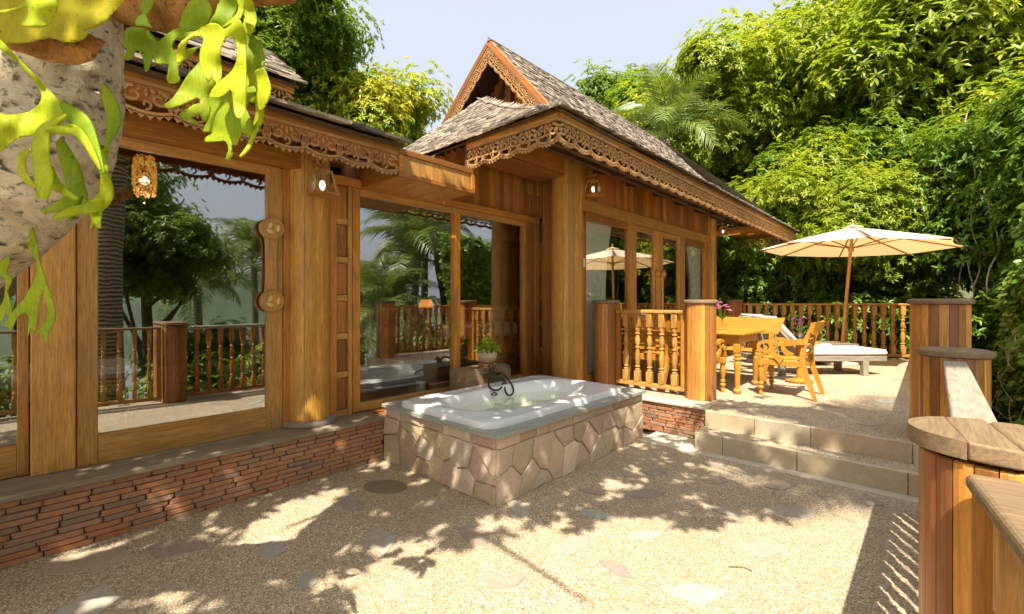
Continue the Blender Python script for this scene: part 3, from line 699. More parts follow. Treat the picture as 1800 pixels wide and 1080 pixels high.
piece(H, 'jamb', M['teak_z'], -4.03, -3.955, 1.479, 1.535, FZ, 2.56); piece(H, 'jamb', M['honey_z'], -4.03, -3.93, 1.537, 1.60, FZ, 2.56)
# round column with base ring
staves(H, (-3.99, 1.70), .175, FZ + .045, 2.75, 12, M['column'], .2)
cap_disc(H, (-3.99, 1.70), .235, FZ, .045, M['grey_y'], name='column_base')
# panel strip between column and window
piece(H, 'jamb', M['teak_z'], -4.03, -3.965, 1.88, 1.945, FZ, 2.52); piece(H, 'jamb', M['honey_z'], -4.03, -3.96, 2.055, 2.095, FZ, 2.52)
z = FZ
for k in range(6):
    piece(H, 'panel_rail', M['honey_y'], -4.03, -3.972, 1.947, 2.053, z, z + .055, .003); piece(H, 'wall_panel', M['teak_z'], -4.03, -3.99, 1.947, 2.053, z + .056, z + .352, .006); z += .353
# window 2 (three frames, two panes)
wr = MB(); wr.box(-4.035, -3.96, 2.172, 4.54, 2.46, 2.52, .004); wfo = wr.build('window_frame', M['honey_y'], H)
for a_, c_, d_, e_ in ((2.10, 2.172, FZ + .012, 2.52), (3.335, 3.415, .49, 2.46), (4.54, 4.60, FZ + .012, 2.52)): wf = MB(); wf.box(-4.04, -3.955, a_, c_, d_, e_, .005); wf.build('stile', M['teak_z'], wfo)
wr = MB(); wr.box(-4.035, -3.96, 2.172, 4.54, FZ + .012, .485, .004); wr.build('rail', M['honey_y'], wfo)
for y0, y1 in ((2.17, 3.337), (3.413, 4.542)):
    g = MB(); g.box(-4.008, -4.0, y0, y1, .48, 2.465); g.build('glass_pane', M['glass'], wfo)
x = 4.602
for wd in (.05, .065, .05, .033): piece(H, 'wall_board', M['teak_z'], -4.03, -3.975 + rnd.uniform(-.004, .004), x, x + wd - .002, FZ + .01, 2.9); x += wd
z = FZ
for k in range(6):
    piece(H, 'panel_rail', M['honey_y'], -4.03, -3.955, 4.845, 5.1, z, z + .06, .003); piece(H, 'wall_panel', M['teak_z'], -4.03, -3.985, 4.845, 5.1, z + .061, z + .36, .006); z += .361
piece(H, 'jamb', M['teak_z'], -4.03, -3.945, 4.802, 4.843, FZ, 2.9)
piece(H, 'jamb', M['teak_z'], -4.0, -3.93, 5.102, 5.16, FZ, 2.9)
# header beams
piece(H, 'header_beam', M['teak_y'], -4.08, -3.86, -3.2, 1.62, 2.562, 2.70, .006); piece(H, 'header_moulding', M['teak_y'], -4.08, -3.90, -3.2, 2.02, 2.702, 2.80, .006)
piece(H, 'header_beam', M['teak_y'], -4.06, -3.925, 1.90, 4.80, 2.522, 2.60, .006)
# vertical boards above the window
y = 2.02
while y < 4.84:
    wd = rnd.uniform(.075, .11); piece(H, 'wall_board', M['teak_z'], -4.03, -3.975 + rnd.uniform(-.003, .003), y, y + wd - .002, 2.602, 2.80 if y + wd < 3.02 else min(3.3, 3.0 + (y - 3.0) * .6), .003); y += wd
y = 1.6
while y < 2.0: piece(H, 'wall_board', M['teak_z'], -4.03, -3.98, y, y + .098, 2.802, 3.05, .003); y += .1
# return wall between wing and pavilion, facing the tub
x = -3.94
while x < -3.36: piece(H, 'wall_board', M['teak_z'], x, x + .078, 4.88, 4.93, FZ, 3.4, .003); x += .08
# boxed gutter end
gb = MB(); gb.box(-3.985, -3.305, 2.17, 3.02, 2.515, 2.548, .003); gbo = gb.build('boxed_gutter', M['teak_x'], H)
fr = MB(); fr.box(-3.325, -3.29, 2.165, 3.035, 2.705, 2.755, .004); fr.box(-3.325, -3.29, 2.165, 3.035, 2.512, 2.555, .004); fr.box(-3.325, -3.292, 2.165, 2.205, 2.556, 2.704, .003); fr.box(-3.325, -3.292, 2.985, 3.035, 2.556, 2.704, .003)
fr.box(-3.99, -3.325, 2.165, 2.20, 2.52, 2.75, .003); fr.box(-3.99, -3.325, 3.0, 3.035, 2.52, 2.75, .003); fr.build('frame', M['teak_y'], gbo)
y = 2.206
for k in range(10): q = MB(); q.box(-3.325, -3.303, y, y + .0765, 2.556, 2.704, .002); q.build('panel_board', M['honey_z'], gbo); y += .078
# lower eave roof of the wing
rf = MB(); rf.quadmesh([(-3.25, -3.2, 2.765), (-3.25, 2.16, 2.765), (-4.15, 2.16, 3.10), (-4.15, -3.2, 3.10), (-3.25, -3.2, 2.735), (-3.25, 2.16, 2.735), (-4.15, 2.16, 3.07), (-4.15, -3.2, 3.07)],
    [(0, 1, 2, 3), (4, 7, 6, 5), (0, 4, 5, 1), (1, 5, 6, 2), (3, 2, 6, 7), (0, 3, 7, 4)]); rf.build('eave_roof', M['dark_y'], H)
lace_run(H, (-3.30, -3.0, 2.725), (-3.30, 2.16, 2.725), .205, .26)
piece(H, 'fascia_board', M['teak_y'], -3.335, -3.312, -3.1, 2.16, 2.60, 2.735, .002)
SHD = {}
shingle_field(H, lambda s, t_: Vector((-3.19 - .95 * t_, s, 2.77 + .35 * t_)), .95, 5, lambda t_: (-2.6, 2.19), .085, .15, .02, 3, 150)
# upper roof tier
rf = MB(); rf.quadmesh([(-4.1, -3.2, 3.36), (-4.1, 1.66, 3.36), (-4.85, 1.66, 3.90), (-4.85, -3.2, 3.90), (-4.1, -3.2, 3.33), (-4.1, 1.66, 3.33), (-4.85, 1.66, 3.87), (-4.85, -3.2, 3.87)],
    [(0, 1, 2, 3), (4, 7, 6, 5), (0, 4, 5, 1), (1, 5, 6, 2), (3, 2, 6, 7), (0, 3, 7, 4)]); rf.build('upper_roof', M['dark_y'], H)
lace_run(H, (-4.15, -3.0, 3.33), (-4.15, 1.64, 3.33), .19, .24)
piece(H, 'fascia_board', M['dark_y'], -4.26, -4.2, -3.1, 1.6, 3.0, 3.34, .002)
shingle_field(H, lambda s, t_: Vector((-4.06 - .8 * t_, s, 3.37 + .57 * t_)), .95, 5, lambda t_: (-2.6, 1.70), .085, .15, .02, 4, 150)
# rafters under the eave
for k in range(8):
    y = -2.7 + k * .66; b = MB(); b.prism([(-4.0, 2.95), (-3.36, 2.73), (-3.36, 2.66), (-4.0, 2.82)], lambda p: (p[0], y, p[1]), lambda p: (p[0], y + .05, p[1])); b.build('rafter', M['teak_x'], H)
# inner shell so that the rooms are really dark
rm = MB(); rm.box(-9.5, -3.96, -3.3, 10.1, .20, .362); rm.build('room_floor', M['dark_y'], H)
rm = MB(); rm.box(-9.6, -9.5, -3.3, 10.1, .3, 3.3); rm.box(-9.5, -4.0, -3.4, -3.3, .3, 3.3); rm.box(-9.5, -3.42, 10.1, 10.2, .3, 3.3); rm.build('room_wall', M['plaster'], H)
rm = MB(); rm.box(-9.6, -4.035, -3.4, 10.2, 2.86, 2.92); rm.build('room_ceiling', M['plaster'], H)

# ------------------------------------------------------------------ pavilion
PX = -3.40
P = thing('timber_pavilion', 'timber pavilion with a steep shingled gable roof and glass doors facing the dining set', 'house', (-4.2, 7.5, 0))
staves(P, (-3.45, 4.80), .205, FZ - .4, 3.35, 16, M['column'], .1)
piece(P, 'jamb', M['teak_z'], PX - .04, PX + .03, 5.01, 5.105, FZ - .1, 2.60)
glazed(P, 'fixed_window', PX, 5.108, 6.30, UZ + .02, 2.66, .008, .045, .105, .12, 'teak', .06)
piece(P, 'door_jamb', M['honey_z'], PX - .04, PX + .035, 6.302, 6.48, UZ + .02, 2.66)
glazed(P, 'glass_door', PX, 6.482, 7.325, UZ + .02, 2.655, .06, .185, .085, .22, 'honey', .05)
glazed(P, 'glass_door', PX, 7.329, 8.22, UZ + .02, 2.655, .175, .07, .085, .22, 'honey', .05)
piece(P, 'door_jamb', M['honey_z'], PX - .04, PX + .035, 8.222, 8.40, UZ + .02, 2.66)
glazed(P, 'fixed_window', PX, 8.402, 9.60, UZ + .02, 2.66, .04, .14, .11, .12, 'teak', .06)
piece(P, 'threshold', M['grey_y'], PX - .06, PX + .08, 5.01, 9.8, UZ - .1, UZ + .018)
staves(P, (-3.47, 9.92), .17, UZ, 3.2, 14, M['column'], .3)
for yy in (7.22, 7.44): pull(P, PX + .028, yy, 1.02, 1.92, .068, th=.03)
piece(P, 'header_beam', M['honey_y'], PX - .05, PX + .045, 5.0, 9.8, 2.662, 2.82, .006)
y = 5.0
while y < 9.8:
    wd = rnd.uniform(.085, .125); piece(P, 'wall_board', M['teak_z'], PX - .03, PX + .018 + rnd.uniform(-.003, .003), y, y + wd - .002, 2.822, 3.42, .003); y += wd
piece(P, 'boxed_beam', M['teak_y'], -3.78, -3.36, 3.62, 4.60, 3.02, 3.05); piece(P, 'beam_side', M['teak_y'], -3.40, -3.36, 3.62, 4.60, 3.052, 3.34); piece(P, 'beam_side', M['teak_y'], -3.78, -3.74, 3.62, 4.60, 3.052, 3.34)
# roof surfaces
PROF = [(-2.20, 3.015), (-2.68, 3.27), (-3.12, 3.60), (-3.62, 4.10), (-4.23, 4.85)]
cum = [0]
for a_, c_ in zip(PROF, PROF[1:]): cum.append(cum[-1] + math.hypot(c_[0] - a_[0], c_[1] - a_[1]))
TL = cum[-1]
PS = crom(PROF, 6); 
def prof(t_):
    k = t_ * (len(PS) - 1); i = min(int(k), len(PS) - 2); f_ = k - i; return (PS[i][0] + (PS[i + 1][0] - PS[i][0]) * f_, PS[i][1] + (PS[i + 1][1] - PS[i][1]) * f_)
def f_main(s, t_): x, z = prof(t_); return Vector((x, s, z + .02))
def dom_main(t_):
    y0 = 4.16 if t_ > .3 else 4.16; return (y0, 11.9 - 2.5 * t_)
def deck(par, f, dom, name, mat, nu=10, nt=14, th=.018):
    b = MB(); vs = []
    for off in (0, -th):
        for j in range(nt + 1):
            t_ = j / nt; s0, s1 = dom(t_)
            for i in range(nu + 1): p = f(s0 + (s1 - s0) * i / nu, t_); vs.append((p.x, p.y, p.z - .02 + off))
    w_ = nu + 1; K = w_ * (nt + 1); fs = []
    for j in range(nt):
        for i in range(nu):
            q = (j * w_ + i, j * w_ + i + 1, (j + 1) * w_ + i + 1, (j + 1) * w_ + i); fs.append(q); fs.append(tuple(reversed([k + K for k in q])))
    for i in range(nu): fs.append((i, i + K, i + 1 + K, i + 1)); q = nt * w_; fs.append((q + i, q + i + 1, q + i + 1 + K, q + i + K))
    for j in range(nt): fs.append((j * w_, (j + 1) * w_, (j + 1) * w_ + K, j * w_ + K)); q = nu; fs.append((j * w_ + q, j * w_ + q + K, (j + 1) * w_ + q + K, (j + 1) * w_ + q))
    b.quadmesh(vs, fs); return b.build(name, mat, par)
roof = deck(P, f_main, dom_main, 'roof', M['dark_y'])
shingle_field(P, f_main, TL, 8, dom_main, .062, .125, .014, 11, 160)
def mirror(f, xc): return lambda s, t_: Vector((2 * xc - f(s, t_).x, s, f(s, t_).z))
f_left = lambda s, t_: Vector((-4.24 - (1 - t_ * .93) * 2.4, s, 4.86 - (1 - t_ * .93) * 2.07))
deck(P, f_left, dom_main, 'roof_left', M['dark_y'])
shingle_field(P, f_left, 2.9, 8, lambda t_: (4.16, 5.2), .09, .14, .014, 12, 0)
piece(P, 'ridge_cap', M['shingle'], -4.27, -4.19, 4.14, 9.45, 4.855, 4.885, .01)
# front hip face and its small right side
RX, RY, LXc, PYp, PZ, EZ = -2.20, 2.95, -4.25, 4.02, 4.03, 3.015
def sag(t_): return -.07 * math.sin(math.pi * t_)
def f_front(s, t_): return Vector((s, RY + (PYp - RY) * t_, EZ + (PZ - EZ) * t_ + sag(t_) + .02))
def dom_front(t_): return (-6.3 + (6.3 + LXc) * t_, RX + (LXc - RX) * t_)
deck(P, f_front, dom_front, 'front_roof', M['dark_x'])
shingle_field(P, f_front, 1.48, 4, dom_front, .066, .13, .014, 13, 90)
def f_side(s, t_):
    return Vector((RX + (LXc - RX) * t_, s, EZ + (PZ - EZ) * t_ + sag(t_) + .02))
def dom_side(t_): return (RY + (PYp - RY) * t_, 4.75)
deck(P, f_side, dom_side, 'side_roof', M['dark_y'])
shingle_field(P, f_side, 2.3, 4, dom_side, .066, .13, .014, 14, 50)
# far hip
b = MB(); b.quadmesh([(-2.2, 11.9, 3.0), (-6.4, 11.9, 3.0), (-4.23, 9.4, 4.94)], [(0, 1, 2)]); b.build('far_roof', M['shingle'], P)
# gable wall, posts and barge boards
gy = 4.60
b = MB(); b.prism([(-5.6, 3.35), (-2.9, 3.35), (-4.23, 4.82)], lambda p: (p[0], gy, p[1]), lambda p: (p[0], gy + .04, p[1])); b.build('gable_core', M['dark_x'], P)
z = 3.5
while z < 4.75:
    hw = (4.84 - z) / 1.12; piece(P, 'gable_board', M['teak_x'], -4.23 - hw, -4.23 + hw * .85, gy - .022, gy - .002, z, z + .078, .002); z += .08
piece(P, 'gable_post', M['teak_z'], -4.28, -4.18, gy - .10, gy - .024, 3.6, 4.75)
for sgn, x1, z1 in ((1, -3.05, 3.50), (-1, -5.6, 3.62)):
    d = Vector((x1 + 4.23, 0, z1 - 4.93)); ln = d.length; a = math.atan2(d.z, d.x)
    b = MB(); b.box(0, ln, -.02, .02, -.045, .0, .003, Matrix.Translation((-4.23, 4.17, 4.87)) @ Matrix.Rotation(-a, 4, 'Y')); b.build('barge_board', M['teak_x'], P)
lace_run(P, (-4.23, 4.13, 4.80), (-3.05, 4.13, 3.45), .15, .15)
lace_run(P, (-5.6, 4.13, 3.60), (-4.23, 4.13, 4.80), .15, .15)
b = MB(); b.prism([(-4.9, 3.7), (-4.30, 4.60), (-4.24, 4.56), (-4.82, 3.66)], lambda p: (p[0], gy - .12, p[1]), lambda p: (p[0], gy - .06, p[1])); b.build('gable_strut', M['teak_x'], P)
# eaves
lace_run(P, (-2.225, 2.99, 2.975), (-2.225, 11.85, 2.975), .215, .235)
lace_run(P, (-3.36, 2.985, 2.985), (-2.24, 2.985, 2.985), .22, .22)
lace_run(P, (-2.3, 11.8, 2.96), (-5.0, 11.8, 2.96), .21, .24)
piece(P, 'soffit', M['dark_x'], -3.40, -3.37, 2.99, 3.05, 2.77, 3.0)
for k in range(8):
    y = 5.3 + k * .9
    b = MB(); b.prism([(-3.42, 3.43), (-2.27, 2.96), (-2.27, 2.89), (-3.42, 3.22)] if y > 4.7 else [(-4.0, 3.12), (-2.27, 2.96), (-2.27, 2.89), (-4.0, 3.02)], lambda p: (p[0], y, p[1]), lambda p: (p[0], y + .07, p[1])); b.build('rafter', M['dark_x'], P)
for k, xx in enumerate((-2.75, -3.1)):
    piece(P, 'purlin', M['dark_y'], xx - .03, xx + .03, 3.1, 11.7, 3.02 + k * .11, 3.08 + k * .11)
for k in range(7): piece(P, 'far_purlin', M['teak_x'], -5, -2.35, 10.3 + k * .22, 10.36 + k * .22, 3.0, 3.04)

# switch plate
b = MB(); b.box(-3.37, -3.358, 5.03, 5.07, 1.91, 2.03, .004); o = b.build('switch_plate', M['plastic']); tag(o, 'small cream switch plate on the jamb beside the round column', 'switch')

# ------------------------------------------------------------------ lanterns
def lantern(label, X, Y, Z, s=1.0, dirx=1):
    t = thing('wall_lantern', label, 'lantern', (X, Y, Z), 'wooden wall lanterns under the eaves')
    wt, wb, h = .055 * s, .09 * s, .20 * s
    def bd(nm, fn, mat, sm=False): b = MB(); fn(b); o = b.build(nm, mat, t, sm)
    bd('base_plate', lambda b: b.box(X - wb * 1.18, X + wb * 1.18, Y - wb * 1.18, Y + wb * 1.18, Z, Z + .014, .003), M['honey_x'])
    bd('top_plate', lambda b: b.box(X - wt * 1.15, X + wt * 1.15, Y - wt * 1.15, Y + wt * 1.15, Z + h - .012, Z + h + .004, .003), M['honey_x'])
    for sx in (-1, 1):
        for sy in (-1, 1):
            bd('corner_post', lambda b: b.tube([(X + sx * wb, Y + sy * wb, Z + .01), (X + sx * wt, Y + sy * wt, Z + h - .01)], .010 * s, 4), M['honey_z'])
    for k in range(4):
        a = k * math.pi / 2; c_, s_ = math.cos(a), math.sin(a)
        q = [(-wb, wb, Z + .014), (wb, wb, Z + .014), (wt, wt, Z + h - .012), (-wt, wt, Z + h - .012)]
        q = [(X + x * c_ - y * s_, Y + x * s_ + y * c_, z) for x, y, z in q]
        bd('glass_pane', lambda b: b.quadmesh(q, [(0, 1, 2, 3)]), M['clear'])
        q2 = [(X + x * c_ - y * s_, Y + x * s_ + y * c_, z) for x, y, z in ((-wb, wb + .001, Z + .014), (wb, wb + .001, Z + .014))]
    bd('bulb', lambda b: b.lathe([(.008 * s, 0), (.02 * s, .02 * s), (.026 * s, .045 * s), (.016 * s, .075 * s), (.002, .082 * s)], (X, Y, Z + .04 * s), 10), M['bulb'], True)
    bd('bracket', lambda b: (b.box(X - .012, X + .012, Y - .012, Y + .012, Z + h + .004, Z + h + .09 * s, .002), b.box(X - .22 * s * dirx, X + .05 * s, Y - .012, Y + .012, Z + h + .06 * s, Z + h + .085 * s, .002),
        b.tube(crom([(X, Y - .05, Z + h + .11 * s), (X, Y - .02, Z + h + .05 * s), (X, Y + .02, Z + h + .05 * s), (X, Y + .05, Z + h + .11 * s)], 4), .008, 5)), M['honey_x'])
lantern('lantern on the bracket of the left round column beside the tall glass door', -3.70, 1.69, 2.335)
lantern('lantern on the corner column of the pavilion above the bathtub', -3.20, 5.02, 2.83, .95)
lantern('small far lantern at the far end of the pavilion wall under the eave', -3.19, 10.0, 2.86, .85)

# ------------------------------------------------------------------ bathtub and surround
T = thing('tub_surround', 'stone clad rectangular plinth carrying the white bathtub', 'bath plinth', (-2.97, 3.38, 0))
TX0, TX1, TY0, TY1, TZ = -3.69, -2.262, 2.287, 4.475, .485
b = MB(); b.box(TX0, TX1, TY0, TY0 + .12, -.02, TZ - .002); b.box(TX0, TX1, TY1 - .12, TY1, -.02, TZ - .002); b.box(TX1 - .12, TX1, TY0 + .12, TY1 - .12, -.02, TZ - .002); b.box(TX0, TX0 + .1, TY0 + .12, TY1 - .12, -.02, TZ - .002); b.build('mortar_core', M['mortar'], T)
def clad_face(W, Hh, f, seed, nc):
    """irregular stones: voronoi cells of jittered seeds clipped to the face"""
    rg = random.Random(seed); cells = []
    top = .085
    xx = 0
    while xx < W - .02:
        w_ = min(rg.uniform(.13, .34), W - xx)
        if W - xx - w_ < .08: w_ = W - xx
        cells.append([(xx + .004, Hh - top + .004), (xx + w_ - .004, Hh - top + .004), (xx + w_ - .004, Hh - .002), (xx + .004, Hh - .002)]); xx += w_
    seeds = []
    tries = 0
    while tries < 3000 and len(seeds) < nc * 2 + 5:
        tries += 1; sx, sy = rg.uniform(.03, W - .03), rg.uniform(.02, Hh - top - .02)
        if all(math.hypot(sx - a_, (sy - c_) * 1.1) > rg.uniform(.10, .21) for a_, c_ in seeds): seeds.append((sx, sy))
    for i, (sx, sy) in enumerate(seeds):
        poly = [(0, 0), (W, 0), (W, Hh - top), (0, Hh - top)]
        for j, (tx, ty) in enumerate(seeds):
            if i == j: continue
            dx, dy = tx - sx, ty - sy; l = math.hypot(dx, dy); poly = clip_poly(poly, dx, dy, dx * (sx + tx) / 2 + dy * (sy + ty) / 2 - .0035 * l)
            if len(poly) < 3: break
        if len(poly) < 3: continue
        cells.append(poly)
    for poly in cells:
        n = len(poly); cx = sum(p[0] for p in poly) / n; cy = sum(p[1] for p in poly) / n; pr = rg.uniform(.010, .030)
        # subdivide the edges and jitter a little for rough stone
        pp = []
        for i in range(n):
            p, q = poly[i], poly[(i + 1) % n]; pp.append(p)
            if math.hypot(q[0] - p[0], q[1] - p[1]) > .09: k = rg.uniform(.35, .65); pp.append((p[0] + (q[0] - p[0]) * k + rg.uniform(-.003, .003), p[1] + (q[1] - p[1]) * k + rg.uniform(-.002, .002)))
        n = len(pp); sh = lambda k: [(cx + (x - cx) * k, cy + (y - cy) * k) for x, y in pp]
        inner = [(cx + (x - cx) * (1 - .006 / max(.03, math.hypot(x - cx, y - cy))), cy + (y - cy) * (1 - .006 / max(.03, math.hypot(x - cx, y - cy)))) for x, y in pp]
        mid = sh(.5); tl = (rg.uniform(-.03, .03), rg.uniform(-.03, .03))
        b = MB(); vs = [f(x, y, -.01) for x, y in pp] + [f(x, y, pr * .6) for x, y in pp] + [f(x, y, pr + tl[0] * (x - cx) + tl[1] * (y - cy)) for x, y in inner] + [f(x, y, pr + .004 + rg.uniform(-.003, .003)) for x, y in mid] + [f(cx, cy, pr + .004)]
        fs = [(j * n + i, j * n + (i + 1) % n, (j + 1) * n + (i + 1) % n, (j + 1) * n + i) for j in range(3) for i in range(n)] + [(3 * n + i, 3 * n + (i + 1) % n, 4 * n) for i in range(n)]
        b.quadmesh(vs, fs); b.build('cladding_stone', M['clad'], T)
clad_face(TX1 - TX0, TZ, lambda x, y, h: (TX0 + x, TY0 - h, y), 5, 5)
clad_face(TY1 - TY0, TZ, lambda x, y, h: (TX1 + h, TY0 + x, y), 9, 8)
# slate slab with a ragged edge
pts = []
def edge(p, q, n):
    for i in range(n): k = i / n; pts.append((p[0] + (q[0] - p[0]) * k + rnd.uniform(-.009, .009), p[1] + (q[1] - p[1]) * k + rnd.uniform(-.009, .009)))
edge((-3.70, 2.245), (-2.215, 2.245), 26); edge((-2.215, 2.245), (-2.215, 4.50), 36); edge((-2.215, 4.50), (-3.70, 4.50), 8); edge((-3.70, 4.50), (-3.70, 2.245), 4)
hole = [(-3.44, 2.36), (-2.42, 2.36), (-2.42, 4.24), (-3.44, 4.24)]
npt = len(pts); vv = [Vector(p) for p in pts] + [Vector(p) for p in hole]
ed = [(i, (i + 1) % npt) for i in range(npt)] + [(npt + i, npt + (i + 1) % 4) for i in range(4)]
rv, re, rfc, *_ = delaunay_2d_cdt(vv, ed, [], 0, 1e-6)
rfc = [f_ for f_ in rfc if not (-3.43 < sum(rv[i].x for i in f_) / 3 < -2.43 and 2.37 < sum(rv[i].y for i in f_) / 3 < 4.23)]
me = bpy.data.meshes.new('slate_slab'); me.from_pydata([(v.x, v.y, TZ) for v in rv], [], rfc)
bm = bmesh.new(); bm.from_mesh(me); ex = bmesh.ops.extrude_face_region(bm, geom=bm.faces[:])
for g in ex['geom']:
    if isinstance(g, bmesh.types.BMVert): g.co.z += .028
bmesh.ops.recalc_face_normals(bm, faces=bm.faces); bm.to_mesh(me); bm.free(); link('slate_slab', me, M['slate'], T)
# tub shell
TB = thing('bathtub', 'white oval basin bathtub set in the stone plinth', 'bathtub', (-2.93, 3.30, .51))
cx, cy = -2.935, 3.30; HX, HY = .60, 1.01; z0 = .513
def sup(a, rx, ry, p): c_, s_ = math.cos(a), math.sin(a); k = (abs(c_ / rx) ** p + abs(s_ / ry) ** p) ** (-1 / p); return k * c_, k * s_
NA = 96; rings = []
spec = [(HX, HY, 14, 0, z0), (HX, HY, 14, 0, z0 + .038), (HX - .004, HY - .004, 14, 0, z0 + .046), (HX - .014, HY - .014, 14, 0, z0 + .05), (HX - .06, HY - .06, 9, 0, z0 + .048), (.46, .93, 3.4, 0, z0 + .044), (.435, .90, 2.9, 0, z0 + .048), (.415, .875, 2.7, 0, z0 + .046),
        (.40, .85, 2.6, 0, z0 + .03), (.38, .80, 2.5, 0, z0 - .03), (.36, .72, 2.4, 0, z0 - .12), (.33, .64, 2.4, 0, z0 - .25), (.28, .58, 2.5, 0, z0 - .34), (.15, .35, 2.3, 0, z0 - .37), (.002, .004, 2, 0, z0 - .37)]
b = MB(); vs = []
for rx, ry, p_, o_, zz in spec:
    for i in range(NA): x, y = sup(2 * math.pi * (i + .5) / NA, rx, ry, p_); lift = .022 * max(0, abs(y) / ry - .55) if .3 < rx < .5 and zz > z0 + .02 else 0; vs.append((cx + x, cy + y, zz + lift))
b.quadmesh(vs, [(j * NA + i, j * NA + (i + 1) % NA, (j + 1) * NA + (i + 1) % NA, (j + 1) * NA + i) for j in range(len(spec) - 1) for i in range(NA)])
o = b.build('shell', M['white'], TB, True)
b = MB(); b.quadmesh([(cx + x, cy + y, .452) for x, y in [sup(2 * math.pi * (i + .5) / NA, .374, .765, 2.45) for i in range(NA)]], [tuple(range(NA))])
tag(b.build('bath_water', M['water']), 'pale green still water filling the white bathtub', 'water')
# wooden tap block
b = MB(); b.box(-3.90, -3.615, 3.20, 3.88, .40, .715, .012, jit=.003); o = b.build('timber_block', wood('old_beam', (.40, .26, .13), (.22, .14, .075), 'y', .1, .75, .6), None); tag(o, 'chunky old timber block behind the tub carrying the taps', 'timber block')
F_ = thing('bath_tap', 'aged bronze tap set with dark hose and hand shower on the timber block', 'tap', (-3.6, 3.62, .62))
b = MB()
for y in (3.47, 3.66): b.tube([(-3.615, y, .63), (-3.52, y, .63)], .022, 10); b.tube([(-3.53, y - .04, .63), (-3.53, y + .04, .63)], .011, 8); b.tube([(-3.53, y, .59), (-3.53, y, .67)], .011, 8)
b.tube([(-3.54, 3.47, .62), (-3.54, 3.66, .62)], .017, 10); b.build('tap_valve', M['bronze'], F_, True)
b = MB(); b.tube(crom([(-3.55, 3.55, .62), (-3.55, 3.53, .70), (-3.52, 3.56, .745), (-3.50, 3.66, .75), (-3.49, 3.73, .71), (-3.48, 3.735, .62)], 5), .014, 10); b.build('spout', M['bronze'], F_, True)
b = MB(); b.tube([(-3.56, 3.50, .66), (-3.53, 3.49, .74)], .02, 10); b.lathe([(.012, 0), (.034, .01), (.036, .026), (.016, .05)], (-3.53, 3.49, .72), 12); b.build('hook', M['bronze'], F_, True)
b = MB(); b.tube(crom([(-3.52, 3.527, 0.679), (-3.45, 3.387, 0.639), (-3.38, 3.3, 0.588), (-3.32, 3.29, 0.549), (-3.31, 3.354, 0.53), (-3.33, 3.438, 0.54), (-3.42, 3.557, 0.567)], 6), .0105, 8); b.build('hose', M['hose'], F_, True)
b = MB(); b.tube(crom([(-3.5, 3.613, 0.671), (-3.44, 3.632, 0.62), (-3.34, 3.606, 0.561), (-3.27, 3.568, 0.502), (-3.24, 3.498, 0.468), (-3.26, 3.455, 0.48), (-3.32, 3.485, 0.526), (-3.4, 3.576, 0.567), (-3.48, 3.62, 0.589)], 6), .0105, 8); b.build('hose', M['hose'], F_, True)
b = MB(); b.lathe([(.028, 0), (.038, .008), (.032, .022), (.010, .035)], (-3.27, 3.277, 0.493), 16); b.build('hand_shower', M['bronze'], F_, True)
# pot plant
PP = thing('potted_plant', 'lime green leafy plant in a scalloped clay pot on the timber block', 'potted plant', (-3.75, 3.64, .715))
b = MB(); b.lathe([(.07, 0), (.10, .005), (.107, .025), (.10, .03), (.06, .03)], (-3.75, 3.64, .716), 20); b.build('saucer', M['terracotta'], PP, True)
b = MB(); nn_ = 36; prof_ = [(.055, .03), (.095, .06), (.113, .10), (.115, .135), (.105, .165)]; vs = []
for k, (r_, z_) in enumerate(prof_):
    for i in range(nn_): a = 2 * math.pi * i / nn_; tooth = (.028 if i % 3 == 0 else -.012) if k == 4 else 0; vs.append((-3.75 + r_ * math.cos(a), 3.64 + r_ * math.sin(a), .716 + z_ + tooth))
b.quadmesh(vs, [(j * nn_ + i, j * nn_ + (i + 1) % nn_, (j + 1) * nn_ + (i + 1) % nn_, (j + 1) * nn_ + i) for j in range(4) for i in range(nn_)] + [tuple(range(nn_))]); b.build('pot', M['potclay'], PP, True)
def heart_leaf(b, base, d, up_, L, W):
    d = d.normalized(); s = d.cross(up_).normalized(); n = s.cross(d).normalized()
    P_ = [base, base + d * L * .2 + s * W * .45 + n * .01, base + d * L * .55 + s * W * .4 + n * .012, base + d * L - n * L * .15, base + d * L * .55 - s * W * .4 + n * .012, base + d * L * .2 - s * W * .45 + n * .01, base + d * L * .5]
    b.quadmesh(P_, [(0, 1, 6), (1, 2, 6), (2, 3, 6), (6, 3, 4), (6, 4, 5), (6, 5, 0)])
b = MB()
for k in range(70):
    a = rnd.uniform(0, 6.283); e = rnd.uniform(-.1, 1.2); d = Vector((math.cos(a) * math.cos(e), math.sin(a) * math.cos(e), math.sin(e))); base = Vector((-3.75, 3.64, .90)) + d * Vector((.07, .07, .09)).length * rnd.uniform(.1, .85); base.z = max(base.z, .875)
    heart_leaf(b, base, (d + Vector((0, 0, -.3))), Vector((0, 0, 1)), rnd.uniform(.06, .10), rnd.uniform(.05, .075))
b.build('foliage', M['lime'], PP)

